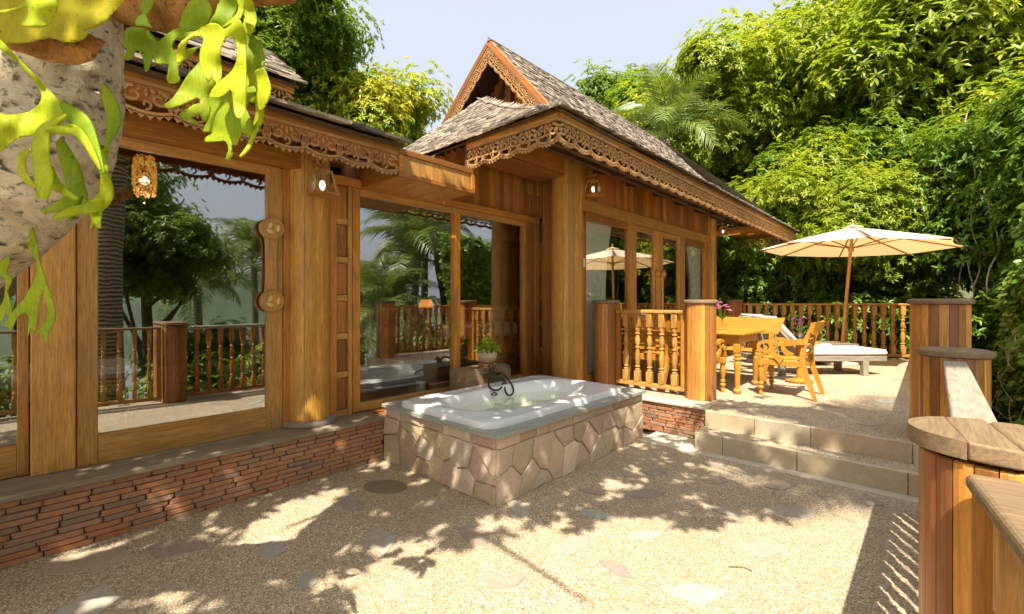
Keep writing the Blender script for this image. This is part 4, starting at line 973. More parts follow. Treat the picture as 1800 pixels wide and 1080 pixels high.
# ------------------------------------------------------------------ furniture
def chair_proto():
    t = thing('armchair', 'golden wooden armchair with scrolled arms at the right end of the dining table', 'chair', (0, 0, 0), 'golden carved dining armchairs')
    Y, YZ = M['yellow'], M['yellow_z']
    for s in (-1, 1):
        b = MB(); b.lathe([(r_, z_) for r_, z_ in ((.018, 0), (.024, .015), (.024, .03), (.016, .045), (.018, .07), (.034, .085), (.034, .10), (.018, .115), (.030, .13), (.030, .145), (.018, .16), (.026, .19), (.036, .25), (.034, .30), (.026, .335), (.034, .345), (.034, .355))], (.22, s * .25, 0), 12)
        b.box(.187, .253, s * .25 - .033, s * .25 + .033, .355, .435, .006); b.build('leg', YZ, t, True)
        prof_ = crom([(-.335, 0), (-.30, .12), (-.245, .28), (-.215, .42), (-.215, .52), (-.245, .68), (-.29, .80), (-.315, .88)], 4)
        wds = [.034 + .022 * math.sin(math.pi * min(1, i / len(prof_) * 1.2)) for i in range(len(prof_))]
        b = MB(); b.ribbon2(prof_, wds, lambda a, c, h, s=s: (a, s * .25 - .019 + h, c), .038); b.build('leg', Y, t, True)
        # arm with scroll
        sp = [(.185 + (.068 - .050 * k / 14) * math.cos(R(100) - 2 * math.pi * .95 * k / 14), .575 + (.070 - .052 * k / 14) * math.sin(R(100) - 2 * math.pi * .95 * k / 14)) for k in range(15)]
        arm = crom([(-.235, .655), (-.15, .645), (-.05, .625), (.04, .625), (.11, .645)], 4) + sp
        wd_ = [.05] * 4 + [.045] * 4 + [.038] * 4 + [.04] * 5 + [.04 - .001 * k for k in range(15)]
        b = MB(); b.ribbon2(arm, wd_[:len(arm)], lambda a, c, h, s=s: (a, s * .265 - .022 + h, c), .044); b.build('arm', Y, t, True)
        b = MB(); b.ribbon2(crom([(.035, .62), (.085, .57), (.075, .50), (.02, .45), (-.01, .43)], 5), [.05, .045, .042, .04, .038, .04, .04, .045, .05, .055, .055, .05, .055, .06, .065, .07, .075, .08, .085, .09, .09], lambda a, c, h, s=s: (a, s * .265 - .018 + h, c), .036); b.build('arm_support', Y, t, True)
        b = MB(); b.ribbon2(crom([(.20, .51), (.235, .47), (.215, .44)], 4), [.04, .045, .05, .05, .05, .05, .05, .05, .05], lambda a, c, h, s=s: (a, s * .265 - .018 + h, c), .036); b.build('scroll_block', Y, t, True)
        b = MB(); b.box(-.22, .19, s * .25 - .018, s * .25 + .018, .365, .43, .005); b.build('side_rail', Y, t)
    b = MB(); b.box(-.22, .255, -.232, .232, .415, .437, .006); b.build('seat', Y, t)
    for x_ in (-.21, .22): b = MB(); b.box(x_ - .014, x_ + .014, -.232, .232, .36, .413, .004); b.build('seat_rail', Y, t)
    for z_, x_ in ((.50, -.215), (.57, -.222), (.64, -.238), (.71, -.262)):
        b = MB(); q = crom([(-.24, 0), (-.12, -.018), (0, -.024), (.12, -.018), (.24, 0)], 3)
        b.ribbon2([(y_, dx) for y_, dx in q], .016, lambda a, c, h, z_=z_, x_=x_: (x_ + c, a, z_ + h), .04); b.build('slat', Y, t)
    b = MB(); q = crom([(-.28, 0), (-.14, -.03), (0, -.038), (.14, -.03), (.28, 0)], 4)
    b.ribbon2(q, .03, lambda a, c, h: (-.30 + c - h * .25, a, .765 + h), .125); b.build('crest_rail', Y, t, True)
    return t
ch = chair_proto()
spots = [((-1.28, 6.32), 180, None), ((-2.16, 5.72), 84, 'golden armchair tucked close behind the round post, its back to the steps'),
         ((-2.72, 5.78), 92, 'golden armchair seen through the short baluster panel, its back to the bathtub'), ((-3.0, 6.55), 0, 'golden armchair beside the pavilion glass, facing along the table')]
for i, (p_, a, lab) in enumerate(spots):
    o = ch if i == 0 else copy_tree(ch)
    o.matrix_basis = Matrix.Translation((p_[0], p_[1], UZ)) @ Matrix.Rotation(R(a), 4, 'Z')
    if lab: o['label'] = lab
# dining table
D = thing('dining_table', 'golden wooden dining table with turned legs on the upper terrace', 'table', (-2.3, 6.3, UZ))
piece(D, 'table_top', M['yellow'], -2.82, -1.62, 5.83, 6.78, UZ + .715, UZ + .75, .008)
b = MB(); b.box(-2.74, -1.70, 5.90, 5.93, UZ + .61, UZ + .713, .004); b.box(-2.74, -1.70, 6.68, 6.71, UZ + .61, UZ + .713, .004); b.box(-2.74, -2.71, 5.935, 6.675, UZ + .61, UZ + .713, .004); b.box(-1.73, -1.70, 5.935, 6.675, UZ + .61, UZ + .713, .004); b.build('apron', M['yellow'], D)
for x_ in (-2.72, -1.72):
    for y_ in (5.915, 6.695):
        b = MB(); b.box(x_ - .038, x_ + .038, y_ - .038, y_ + .038, UZ + .50, UZ + .61, .005)
        b.lathe([(.03, 0), (.045, .02), (.045, .04), (.026, .06), (.028, .08), (.036, .30), (.042, .38), (.028, .40), (.045, .415), (.045, .43), (.028, .445), (.042, .46), (.042, .475), (.03, .50)], (x_, y_, UZ), 12); b.build('leg', M['yellow_z'], D, True)
# bench
Bn = thing('bench', 'golden bench with a solid slanting back behind the dining table', 'bench', (-2.3, 7.15, UZ))
piece(Bn, 'seat', M['yellow'], -2.95, -1.62, 6.95, 7.35, UZ + .40, UZ + .435, .006)
b = MB(); b.prism([(-3.0, .66), (-1.60, .66), (-1.52, .89), (-1.9, .88), (-3.0, .90)], lambda p: (p[0], 7.36 + (p[1] - .66) * .3, UZ + p[1]), lambda p: (p[0], 7.40 + (p[1] - .66) * .3, UZ + p[1])); b.build('backrest', M['yellow'], Bn)
for x_ in (-2.9, -1.68):
    for y_ in (6.98, 7.36): piece(Bn, 'leg', M['yellow_z'], x_ - .03, x_ + .03, y_ - .03, y_ + .03, UZ, UZ + (.398 if y_ < 7.1 else .70), .005)
# vases
def flowers(label, p, mat, r=.05, vh=.12, sh=.22, seed=1, stem_n=9):
    rg = random.Random(seed); t = thing('flower_vase', label, 'vase', p)
    b = MB(); b.lathe([(r * .6, 0), (r, vh * .25), (r * 1.05, vh * .5), (r * .7, vh * .85), (r * .8, vh)], p, 16); b.build('vase', M['clear'], t, True)
    fb = MB(); sb = MB()
    for k in range(stem_n):
        a = rg.uniform(0, 6.28); l = rg.uniform(.3, 1); tip = Vector(p) + Vector((math.cos(a) * sh * .45 * l, math.sin(a) * sh * .45 * l, vh + sh * rg.uniform(.5, 1)))
        sb.tube([Vector(p) + Vector((0, 0, .02)), Vector(p) + Vector((0, 0, vh)), tip], .003, 4)
        if k % 2 == 0: heart_leaf(sb, Vector(p) + Vector((0, 0, vh)), Vector((math.cos(a + 1), math.sin(a + 1), .8)), Vector((0, 0, 1)), .12, .04)
        for q in range(5): aa = q * 1.257; heart_leaf(fb, tip, Vector((math.cos(aa), math.sin(aa), rg.uniform(-.2, .6))), Vector((0, 0, 1)), .035, .035)
    sb.build('stems', M['stem'], t); fb.build('petals', mat, t)
flowers('glass vase with pale pink orchids on the dining table', (-2.02, 6.3, UZ + .752), M['pink'], .045, .13, .24, 2, 12)
S = thing('side_table', 'low golden side table hidden behind the armchair, between chair and loungers', 'table', (-1.33, 7.34, UZ))
cap_disc(S, (-1.33, 7.34), .25, UZ + .54, .03, M['yellow'], name='table_top'); b = MB(); b.lathe([(.16, 0), (.17, .03), (.04, .06), (.03, .3), (.05, .52), (.08, .54)], (-1.33, 7.34, UZ), 16); b.build('pedestal', M['yellow_z'], S, True)
flowers('round glass bowl with one purple flower behind the armchair', (-1.33, 7.34, UZ + .572), M['purple'], .09, .13, .20, 5, 5)
# loungers
def lounger_proto():
    t = thing('sun_lounger', 'grey timber sun lounger with cream cushion nearest the dining chairs', 'sun lounger', (0, 0, 0), 'cushioned sun loungers by the umbrella')
    b = MB(); b.box(0, 1.95, .02, .06, .22, .30, .006); b.box(0, 1.95, .59, .63, .22, .30, .006); b.box(1.91, 1.95, .06, .59, .22, .30, .006); b.box(0, .04, .06, .59, .22, .30, .006); b.build('frame', M['grey_x'], t)
    for k in range(13): b = MB(); x_ = .68 + k * .095; b.box(x_, x_ + .07, .06, .59, .285, .305, .003); b.build('slat', M['grey_y'], t)
    for x_ in (.35, 1.62):
        for y_ in (.05, .60): b = MB(); b.box(x_ - .045, x_ + .045, y_ - .04, y_ + .04, 0, .22, .006); b.build('leg', M['grey_z'], t)
    b = MB(); b.box(.68, 1.96, .0, .65, .31, .385, .03); b.box(.70, 1.94, .02, .63, .38, .395, .01); b.build('cushion', M['cushion'], t, True)
    Mb = Matrix.Translation((.68, 0, .32)) @ Matrix.Rotation(R(47), 4, 'Y') @ Matrix.Translation((-.68, 0, -.32))
    b = MB(); b.box(-.07, .66, .0, .65, .325, .40, .03, Mb); b.build('back_cushion', M['cushion'], t, True)
    b = MB(); b.box(-.07, .66, .03, .62, .29, .322, .004, Mb); b.build('backrest', M['grey_x'], t)
    for y_ in (.1, .55): b = MB(); b.tube([Mb @ Vector((.1, y_, .29)), (.35, y_, .2)], .012, 6); b.build('prop', M['grey_x'], t)
    return t
lg = lounger_proto()
for i, (d_, l_, lab) in enumerate(((6.80, 3.74, None), (7.75, 4.05, 'grey timber sun lounger with cream cushion farther back, against the far balustrade'))):
    o = lg if i == 0 else copy_tree(lg); q = CF * d_ + CR * l_; o.matrix_basis = Matrix.Translation((q.x, q.y, UZ)) @ Matrix.Rotation(YAW + R(1), 4, 'Z')
    if lab: o['label'] = lab
# umbrella
base = at(1477, 610, 8.0); base.z = UZ; top = at(1499, 400, 8.0); hub = at(1496, 437, 8.0)
U = thing('parasol', 'cream canvas parasol on a leaning wooden pole over the loungers', 'parasol', tuple(base))
b = MB(); b.tube([base, base.lerp(top, .5), top], .026, 12); b.build('pole', M['honey_z'], U, True)
axis = (top - base).normalized(); axis = (axis * .4 + Vector((0, 0, 1)) * .6).normalized()
ax1 = axis.cross(Vector((0, 1, 0))).normalized(); ax2 = axis.cross(ax1).normalized(); RU = 1.47; DROP = .37
NP = 8; corners = [top - axis * DROP + (ax1 * math.cos(2 * math.pi * k / NP + .25) + ax2 * math.sin(2 * math.pi * k / NP + .25)) * RU for k in range(NP)]
b = MB(); vs = []; NR = 7; NS = 6
def can(k, s, r_):
    c0, c1 = corners[k % NP], corners[(k + 1) % NP]; rim = c0.lerp(c1, s); p = top.lerp(rim, r_)
    p = p - axis * (.05 * math.sin(math.pi * r_) - .0) - axis * (-.03 * (1 - (2 * s - 1) ** 2) * -1 * r_)
    p = p + axis * .05 * math.sin(math.pi * r_) * 1.2
    if r_ > .95: p -= (rim - top).normalized() * .06 * math.sin(math.pi * s)
    return p
for k in range(NP):
    base_i = len(b.v); g = []
    for i in range(NR + 1):
        for j in range(NS + 1): g.append(can(k, j / NS, .05 + .95 * i / NR))
    b.quadmesh(g, [(i * (NS + 1) + j, i * (NS + 1) + j + 1, (i + 1) * (NS + 1) + j + 1, (i + 1) * (NS + 1) + j) for i in range(NR) for j in range(NS)])
def canopymat():
    m, n, p, o = newmat('parasol_canvas'); p.inputs['Base Color'].default_value = (.82, .76, .62, 1); p.inputs['Roughness'].default_value = .9
    tr = N(n, 'ShaderNodeBsdfTranslucent'); tr.inputs[0].default_value = (.85, .55, .24, 1); mx = N(n, 'ShaderNodeMixShader'); mx.inputs[0].default_value = .35
    n.links.new(p.outputs[0], mx.inputs[1]); n.links.new(tr.outputs[0], mx.inputs[2]); n.links.new(mx.outputs[0], o.inputs[0]); return m
cm = canopymat(); me = b.mesh('canopy', True, cm); bm = bmesh.new(); bm.from_mesh(me); bmesh.ops.remove_doubles(bm, verts=bm.verts, dist=.002); bm.to_mesh(me); bm.free(); link('canopy', me, None, U)
b = MB(); vs = [top + axis * .05] + [top + axis * (.0) + (ax1 * math.cos(2 * math.pi * k / NP + .25) + ax2 * math.sin(2 * math.pi * k / NP + .25)) * .17 for k in range(NP)]
b.quadmesh(vs, [(0, k + 1, (k + 1) % NP + 1) for k in range(NP)]); b.build('vent_cap', cm, U)
b = MB(); b.lathe([(.03, -.02), (.012, .03), (.022, .05), (.002, .08)], tuple(top + axis * .05), 10); b.build('finial', M['honey_z'], U, True)
b = MB(); b.lathe([(.03, -.06), (.045, -.04), (.045, .03), (.03, .05)], tuple(hub), 12); b.build('hub', M['honey_z'], U, True)
for k in range(NP):
    b = MB(); b.tube([top - axis * .06, top.lerp(corners[k], .98) - axis * .03], .012, 6); rb = b.build('rib', M['teak_x'], U)
    b = MB(); b.tube([hub, top.lerp(corners[k], .5) - axis * .035], .010, 6); b.build('strut', M['teak_x'], rb)
b = MB(); b.lathe([(.25, 0), (.26, .05), (.06, .09), (.04, .25), (.001, .25)], tuple(base), 20); b.build('base', M['concrete'], U, True)

# ------------------------------------------------------------------ things inside the rooms
dbx = thing('daybed', 'carved wooden daybed with a white mattress seen through the left glass door', 'daybed', (-5.4, 0, FZ))
piece(dbx, 'frame', M['honey_y'], -5.95, -5.1, -1.3, .72, FZ + .28, FZ + .38, .01); b = MB(); b.box(-5.93, -5.12, -1.28, .72, FZ + .39, FZ + .50, .045); b.build('mattress', M['sheet'], dbx, True)
for x_ in (-5.88, -5.16):
    for y_ in (-1.2, .6):
        b = MB(); b.ribbon2(crom([(0, .30), (.05, .22), (.06, .12), (0, .03), (.02, 0)], 4), [.12, .12, .11, .10, .09, .08, .07, .06, .06, .055, .05, .05, .055, .06, .06, .06, .06], lambda a, c, h, x_=x_, y_=y_: (x_ + h - .03, y_ + a, FZ + c), .06); b.build('leg', M['honey_z'], dbx, True)
b = MB(); b.lathe([(.06, 0), (.15, .04), (.2, .10), (.19, .10), (.05, .03)], (-4.9, -.28, FZ + .42), 24); o = b.build('bowl', M['potclay'], smooth=True); tag(o, 'patterned bowl on a stand behind the leftmost glass', 'bowl')
b = MB(); b.lathe([(.10, 0), (.10, .02), (.03, .05), (.03, .38), (.14, .41), (.14, .42)], (-4.9, -.28, FZ), 16); o = b.build('bowl_stand', M['honey_z'], smooth=True); tag(o, 'small round wooden stand under the bowl indoors', 'stand')
pl = thing('pendant_lamp', 'woven pendant lamp glowing behind the left glass door', 'lamp', (-5.2, .75, 2.45))
b = MB(); rg = random.Random(4)
for k in range(620):
    a = rg.uniform(0, 6.283); z_ = rg.uniform(0, .36); r_ = .068 + .015 * math.sin(z_ * 9); p_ = Vector((-5.2 + r_ * math.cos(a), .75 + r_ * math.sin(a), 2.40 + z_)); d_ = Vector((rg.uniform(-1, 1), rg.uniform(-1, 1), rg.uniform(-1, 1))).normalized() * .016; e_ = d_.cross(Vector((0, 0, 1))).normalized() * .006
    b.quadmesh([p_ - d_ - e_, p_ + d_ - e_, p_ + d_ + e_, p_ - d_ + e_], [(0, 1, 2, 3)])
b.build('woven_shade', M['wicker'], pl); b = MB(); b.lathe([(.002, 0), (.035, .02), (.04, .05), (.002, .09)], (-5.2, .75, 2.50), 10); b.build('bulb', M['bulb'], pl, True); b = MB(); b.tube([(-5.2, .75, 2.59), (-5.2, .75, 2.86)], .004, 5); b.build('cord', M['black'], pl)
def lamp_light(p, e, col, par):
    l = bpy.data.lights.new('lamp_light', 'POINT'); l.energy = e; l.color = col; l.shadow_soft_size = .008; o = bpy.data.objects.new('lamp_light', l); COL.objects.link(o); o.location = p
lamp_light((-5.2, .75, 2.34), 3, (1, .72, .42), pl)
balustrade('indoor balustrade seen behind the wide window above the bathtub', (-5.35, 2.0), (-5.35, 6.4), FZ + .12, 19, .85, .09, G_B, rw=.036)
piece(None, 'indoor_step', M['dark_y'], -5.6, -5.1, 1.9, 6.6, FZ - .03, FZ + .12); bpy.data.objects['indoor_step']['kind'] = 'structure'
lt = thing('table_lamp', 'small lamp with an orange shade behind the wide window', 'lamp', (-6.2, 4.6, FZ))
b = MB(); b.box(-6.4, -6.0, 4.4, 4.8, FZ, FZ + .78, .01); b.build('stand', M['dark_z'], lt); b = MB(); b.lathe([(.05, 0), (.02, .03), (.02, .12), (.05, .13)], (-6.2, 4.6, FZ + .78), 12); b.build('lamp_base', M['brass'], lt, True)
b = MB(); b.lathe([(.14, 0), (.09, .17)], (-6.2, 4.6, FZ + .92), 18); b.build('lamp_shade', M['shade'], lt, True); lamp_light((-6.2, 4.6, FZ + 1.2), 3, (1, .6, .3), lt)
b = MB(); b.lathe([(.05, 0), (.065, .12), (.06, .12), (.045, .01)], (-4.35, 3.15, FZ), 16); o = b.build('white_pot', M['sheet'], smooth=True); tag(o, 'small white pot on the floor behind the wide window', 'pot')
bed = thing('bed', 'white bed in the dark room behind the wide window', 'bed', (-7, 5.2, FZ))
b = MB(); b.box(-8.2, -6.4, 5.2, 7.2, FZ + .0, FZ + .35, .02); b.build('bed_base', M['dark_x'], bed); b = MB(); b.box(-8.15, -6.42, 5.22, 7.18, FZ + .352, FZ + .62, .06); b.build('mattress', M['sheet'], bed, True)
def curtain(label, p0, p1, z0, z1, folds):
    b = MB(); n = folds * 6; p0 = Vector((*p0, 0)); p1 = Vector((*p1, 0)); d = p1 - p0; nr = Vector((-d.y, d.x, 0)).normalized(); vs = []
    for j in range(8):
        tz = j / 7
        for i in range(n + 1):
            s_ = i / n; k = 1 - .25 * math.sin(math.pi * tz) * s_; p_ = p0 + d * s_ * k + nr * .035 * math.sin(s_ * folds * 6.283 + tz); vs.append((p_.x, p_.y, z0 + (z1 - z0) * tz))
    b.quadmesh(vs, [(j * (n + 1) + i, j * (n + 1) + i + 1, (j + 1) * (n + 1) + i + 1, (j + 1) * (n + 1) + i) for j in range(7) for i in range(n)])
    o = b.build('curtain', M['curtain'], smooth=True); tag(o, label, 'curtain', 'white curtains behind the pavilion glass')
curtain('white curtain gathered at the left edge of the pavilion glass', (-3.475, 5.12), (-3.50, 6.0), UZ + .1, 2.62, 5)
curtain('white curtain gathered at the far right pane of the pavilion glass', (-3.49, 9.62), (-3.49, 8.75), UZ + .1, 2.55, 6)
#@@VEG
# ------------------------------------------------------------------ foliage tools
def leaf_template(L, W, droop=.25, segs=2):
    """lanceolate leaf along +x, lying in xy, folded a little; verts (k,3), faces quads"""
    V = [(0, 0, 0), (L * .28, W * .5, .01 * L), (L * .68, W * .40, -droop * .35 * L), (L, 0, -droop * L), (L * .68, -W * .40, -droop * .35 * L), (L * .28, -W * .5, .01 * L)]
    return np.array(V), np.array([(0, 1, 2, 3), (0, 3, 4, 5)])
def rot_from(dirs, ups):
    x = dirs / np.linalg.norm(dirs, axis=1, keepdims=True); y = np.cross(ups, x); ly = np.linalg.norm(y, axis=1, keepdims=True); y = np.where(ly < 1e-4, np.array([[0, 1, 0]]), y / np.maximum(ly, 1e-4)); z = np.cross(x, y)
    return np.stack([x, y, z], axis=2)
def leaves_mesh(name, pos, dirs, ups, sizes, mat, L=.2, W=.05, droop=.25):
    V0, F0 = leaf_template(L, W, droop); Rm = rot_from(dirs, ups); n = len(pos)
    V = np.einsum('nij,kj->nki', Rm, V0) * sizes[:, None, None] + pos[:, None, :]
    F_ = (np.arange(n)[:, None, None] * len(V0) + F0[None]).reshape(-1, 4); return np_mesh(name, V.reshape(-1, 3), F_, mat)
def whorls(rg, centers, normals, k, tilt=.35, spread=1.0):
    n = len(centers); nr = normals / np.linalg.norm(normals, axis=1, keepdims=True)
    a = np.cross(nr, np.array([[.3, .2, 1.0]])); a /= np.linalg.norm(a, axis=1, keepdims=True); c = np.cross(nr, a)
    ang = rg.uniform(0, 6.283, (n, 1)) + np.arange(k)[None] * 6.283 / k + rg.uniform(-.25, .25, (n, k)); tl = tilt + rg.uniform(-.25, .3, (n, k))
    d = (a[:, None, :] * np.cos(ang)[..., None] + c[:, None, :] * np.sin(ang)[..., None]) * spread + nr[:, None, :] * tl[..., None]; d[..., 2] -= .25
    pos = np.repeat(centers[:, None, :], k, 1) + rg.normal(0, .015, (n, k, 3)); ups = np.repeat(nr[:, None, :], k, 1) * .6 + np.array([0, 0, .6])
    return pos.reshape(-1, 3), d.reshape(-1, 3), ups.reshape(-1, 3)
def crown_points(rg, rad, n, lobes=16, flat=.8, lobe_r=.42, fill=.3):
    """points and normals over a cluster of lobes around the origin"""
    C_ = []; 
    for i in range(lobes):
        u = rg.normal(size=3); u /= np.linalg.norm(u); u[2] = u[2] * flat + .05
        C_.append(np.append(u * rad * rg.uniform(.25, .92), rad * lobe_r * rg.uniform(.55, 1.35)))
    C_ = np.array(C_); idx = rg.integers(0, lobes, n); d = rg.normal(size=(n, 3)); d /= np.linalg.norm(d, axis=1, keepdims=True); d[:, 2] = np.where(d[:, 2] < -.3, -d[:, 2], d[:, 2])
    rr = C_[idx, 3:4] * np.where(rg.random((n, 1)) < fill, rg.uniform(.3, .9, (n, 1)), rg.uniform(.88, 1.1, (n, 1)))
    # small twig-scale clumps
    cl = np.array([noise.noise(Vector(tuple(v * 3.1 + i0 * 5))) for v, i0 in zip(d, idx)])[:, None]; c2_ = np.array([noise.noise(Vector(tuple(v * 8.3 + i0 * 3))) for v, i0 in zip(d, idx)])[:, None]; rr = rr * (1 + .36 * cl + .27 * c2_); d = d + rg.normal(0, .2, d.shape)
    return C_[idx, :3] + d * rr, d * .8 + np.array([0, 0, .35])
def crown_mesh(name, seed, rad, nwh, k=8, L=.22, W=.055, mat='leaf_a', flat=.8, lobes=16, lobe_r=.42):
    rg = np.random.default_rng(seed); c, nr = crown_points(rg, rad, nwh, lobes, flat, lobe_r); pos, d, ups = whorls(rg, c, nr, k); sz = rg.uniform(.7, 1.25, len(pos)); return leaves_mesh(name, pos, d, ups, sz, M[mat], L, W, .3)
def tree(label, loc, crown_me, h, tr=.16, zs=1.0, rot=0, sc_=1.0, seed=1, bark='bark_dk', group='trees around the terrace'):
    rg = random.Random(seed); t = thing('tree', label, 'tree', loc, group); base = Vector(loc); b = MB(); cpos = base + Vector((0, 0, h))
    tr_p = [base, base + Vector((rg.uniform(-.2, .2), rg.uniform(-.2, .2), h * .4)), base + Vector((rg.uniform(-.3, .3), rg.uniform(-.3, .3), h * .8)), cpos]
    q = crom(tr_p, 4); b.tube(q, [tr * (1.25 - .7 * i / len(q)) for i in range(len(q))], 10)
    for i in range(7):
        a = i * .9 + rg.random(); s_ = base.lerp(cpos, rg.uniform(.5, .9)); e_ = cpos + Vector((math.cos(a) * 1.9 * sc_, math.sin(a) * 1.9 * sc_, rg.uniform(-.6, 1.5) * sc_)); b.tube(crom([s_, s_.lerp(e_, .5) + Vector((0, 0, -.2)), e_], 3), [tr * .45 * (1 - .12 * j) for j in range(7)], 6)
    b.build('trunk', M[bark], t, True)
    o = link('crown', crown_me, None, t, Matrix.Translation(cpos) @ Matrix.Rotation(rot, 4, 'Z') @ Matrix.Diagonal((sc_, sc_, sc_ * zs, 1))); return t
cA = crown_mesh('crown_a', 1, 3.6, 21000, 8, .155, .06, 'leaf_a', lobes=60, lobe_r=.27)
cB = crown_mesh('crown_b', 2, 3.6, 15000, 8, .155, .06, 'leaf_b', lobes=50, lobe_r=.27)
cC = crown_mesh('crown_c', 3, 3.2, 13500, 8, .155, .06, 'leaf_d', lobes=44, lobe_r=.28)
cD = crown_mesh('crown_d', 4, 2.6, 11000, 7, .15, .06, 'leaf_b', lobes=36, lobe_r=.29)
def gp(u, d): q = CF * d + CR * ((u - 900) / FPX * d); return (q.x, q.y)
def T_(u, d, zc, me, sc_, lab, seed, rot=0, zs=1.0, tr=.16):
    x, y = gp(u, d); g = hgt(x, y); tree(lab, (x, y, g), me, zc - g, tr, zs, rot, sc_, seed)
T_(1570, 15.0, 7.6, cA, 1.35, 'huge bright green tree with whorled leaves towering behind the parasol', 1, .3, 1.0, .26)
T_(1270, 16.0, 7.0, cA, 1.05, 'bright green tree rising behind the far end of the pavilion roof', 2, 2.1)
T_(1830, 12.0, 7.0, cA, 1.1, 'tall tree at the right edge of the photo with its crown out of frame', 3, 4.0)
T_(1420, 17.5, 8.6, cA, 1.0, 'high crown of a tree at the top between the sky and the right edge', 4, 1.2)
T_(1640, 15, 9.6, cC, 1.1, 'yellowish leaved tree top in the upper right corner', 5, 1.9)
T_(1110, 22, 8.9, cD, 1.4, 'darker tree showing just above the pavilion ridge', 6, .5)
T_(1200, 20, 7.0, cD, 1.4, 'dark tree behind the small coconut palm', 7, 1.5)
T_(1350, 19, 4.4, cA, 1.0, 'leafy tree filling the gap behind the far eave corner of the pavilion', 17, 5.1)
T_(1480, 13.6, 4.6, cB, .75, 'broad shaded tree right behind the parasol top', 18, 5.9)
T_(1420, 12.0, 2.9, cA, .66, 'leafy understorey tree behind the far balustrade left of the parasol pole', 8, .9)
T_(1290, 13.0, 2.3, cD, .9, 'dark leafy understorey tree at the end of the pavilion wall', 9, .2)
T_(1580, 11.8, 3.1, cA, .66, 'leafy understorey tree behind the right half of the parasol canopy', 10, 2.9)
T_(1720, 10.6, 3.3, cB, .68, 'dark shaded tree behind the tall post', 11, 3.6)
T_(1860, 8.5, 3.1, cD, .9, 'dark leafy tree at the far right edge behind the creeper bank', 12, 1.3)
T_(645, 15.5, 7.0, cC, .95, 'yellow tipped tree behind the roof valley left of the gable', 13, .4)
T_(455, 13.0, 8.6, cB, .78, 'dark green tree behind the left roof reaching the top of the photo', 14, 1.7)
T_(560, 16.0, 6.3, cD, 1.1, 'bright tree low behind the left roof edge', 19, 3.3)
T_(765, 18.0, 5.6, cC, .85, 'light green tree just left of the gable', 15, 2.2)
T_(330, 13.0, 7.5, cB, .9, 'dark tree behind the hanging fern fronds', 16, 2.8)
# trees only seen mirrored in the glass
def TM(x, y, zc, me, sc_, lab, seed): g = hgt(x, y); tree(lab, (x, y, g), me, zc - g, .14, 1, seed * 1.3, sc_, seed)
TM(6.8, 2.2, 2.6, cD, .72, 'dark leafy tree down the slope, mirrored in the left glass door', 21)
TM(3.9, 12.6, 2.4, cD, .55, 'leafy tree beside the palms, mirrored in the wide window', 22)
TM(9.5, 4.9, -3.2, cB, .6, 'tree lower down the slope, mirrored in the left glass door', 23)
TM(6.8, -1.8, 3.0, cB, .75, 'dark tree down the slope, mirrored in the leftmost glass', 24)
TM(8.2, .2, 4.2, cB, .75, 'tall dark tree beside the palm trunk, mirrored in the left glass door', 26)
TM(6.5, 3.6, -.6, cD, .55, 'low tree under the hill, mirrored in the left glass door', 27)
TM(15, 17, -2.6, cD, 1.1, 'tree far down the slope, mirrored in the wide window', 25)

# shrubs and creeper bank at right
def shrub(label, u, d, zc, rad, seed, mat='leaf_b', n=900, L=.13, W=.05, zs=.9):
    x, y = gp(u, d); rg = np.random.default_rng(seed); c, nr = crown_points(rg, rad, n, 9, .8, .5); c[:, 2] *= zs; pos, dd, ups = whorls(rg, c, nr, 7)
    t = thing('shrub', label, 'shrub', (x, y, hgt(x, y)), 'shrubs behind the railings'); me = leaves_mesh('shrub_leaves', pos, dd, ups, rg.uniform(.7, 1.3, len(pos)), M[mat], L, W, .3)
    link('foliage', me, None, t, Matrix.Translation((x, y, zc))); b = MB(); q = Vector((x, y, hgt(x, y)))
    for i in range(4): a = i * 1.6; b.tube([q, q + Vector((math.cos(a) * .2, math.sin(a) * .2, (zc - q.z) * .6)), Vector((x + math.cos(a) * rad * .5, y + math.sin(a) * rad * .5, zc + rad * .2))], [.03, .02, .01], 6)
    b.build('stem', M['bark_dk'], t)
shrub('bright bush glowing behind the far balustrade at its left end', 1290, 12.2, 1.15, 1.3, 31, 'leaf_c')
shrub('leafy bush behind the far balustrade next to the parasol pole', 1440, 11.5, 1.0, 1.3, 32, 'leaf_c')
shrub('dark bush behind the far balustrade right of the parasol pole', 1560, 11.3, .9, 1.2, 33, 'leaf_b')
shrub('bush behind the middle of the far balustrade', 1370, 12.5, 1.7, 1.3, 34, 'leaf_b')
shrub('bush filling the gap beside the tall post', 1670, 9.8, .8, 1.2, 35, 'leaf_b')
shrub('tangled dark bush under the tree behind the parasol edge', 1620, 12.0, 2.4, 1.4, 36, 'leaf_b')
# creeper: many small leaves over a bumpy bank
rg = np.random.default_rng(77); n = 52000; s_ = rg.uniform(0, 1, n); tt_ = rg.uniform(0, 1, n)
def bank(s, t_): # s along y 2.0..12 ; t up
    y = 7.6 + 7.0 * s; x = 1.22 - .62 * s + .5 * t_ ** 2; z = -1.0 + t_ * (4.4 - 1.4 * s); return x, y, z
bx_, by_, bz_ = bank(s_, tt_); nz = np.array([noise.noise(Vector((a * 1.3, c * 1.3, d * 1.1))) for a, c, d in zip(bx_, by_, bz_)]); n2 = np.array([noise.noise(Vector((a * 4, c * 4, d * 4))) for a, c, d in zip(bx_, by_, bz_)])
pos = np.stack([bx_ - nz * .42 - n2 * .14 + rg.normal(0, .05, n), by_, bz_ + nz * .15], 1); dr = np.stack([rg.normal(-.5, .6, n), rg.normal(0, .7, n), rg.normal(-.5, .5, n)], 1); ups = np.tile(np.array([[-.75, -.2, .6]]), (n, 1)) + rg.normal(0, .35, (n, 3))
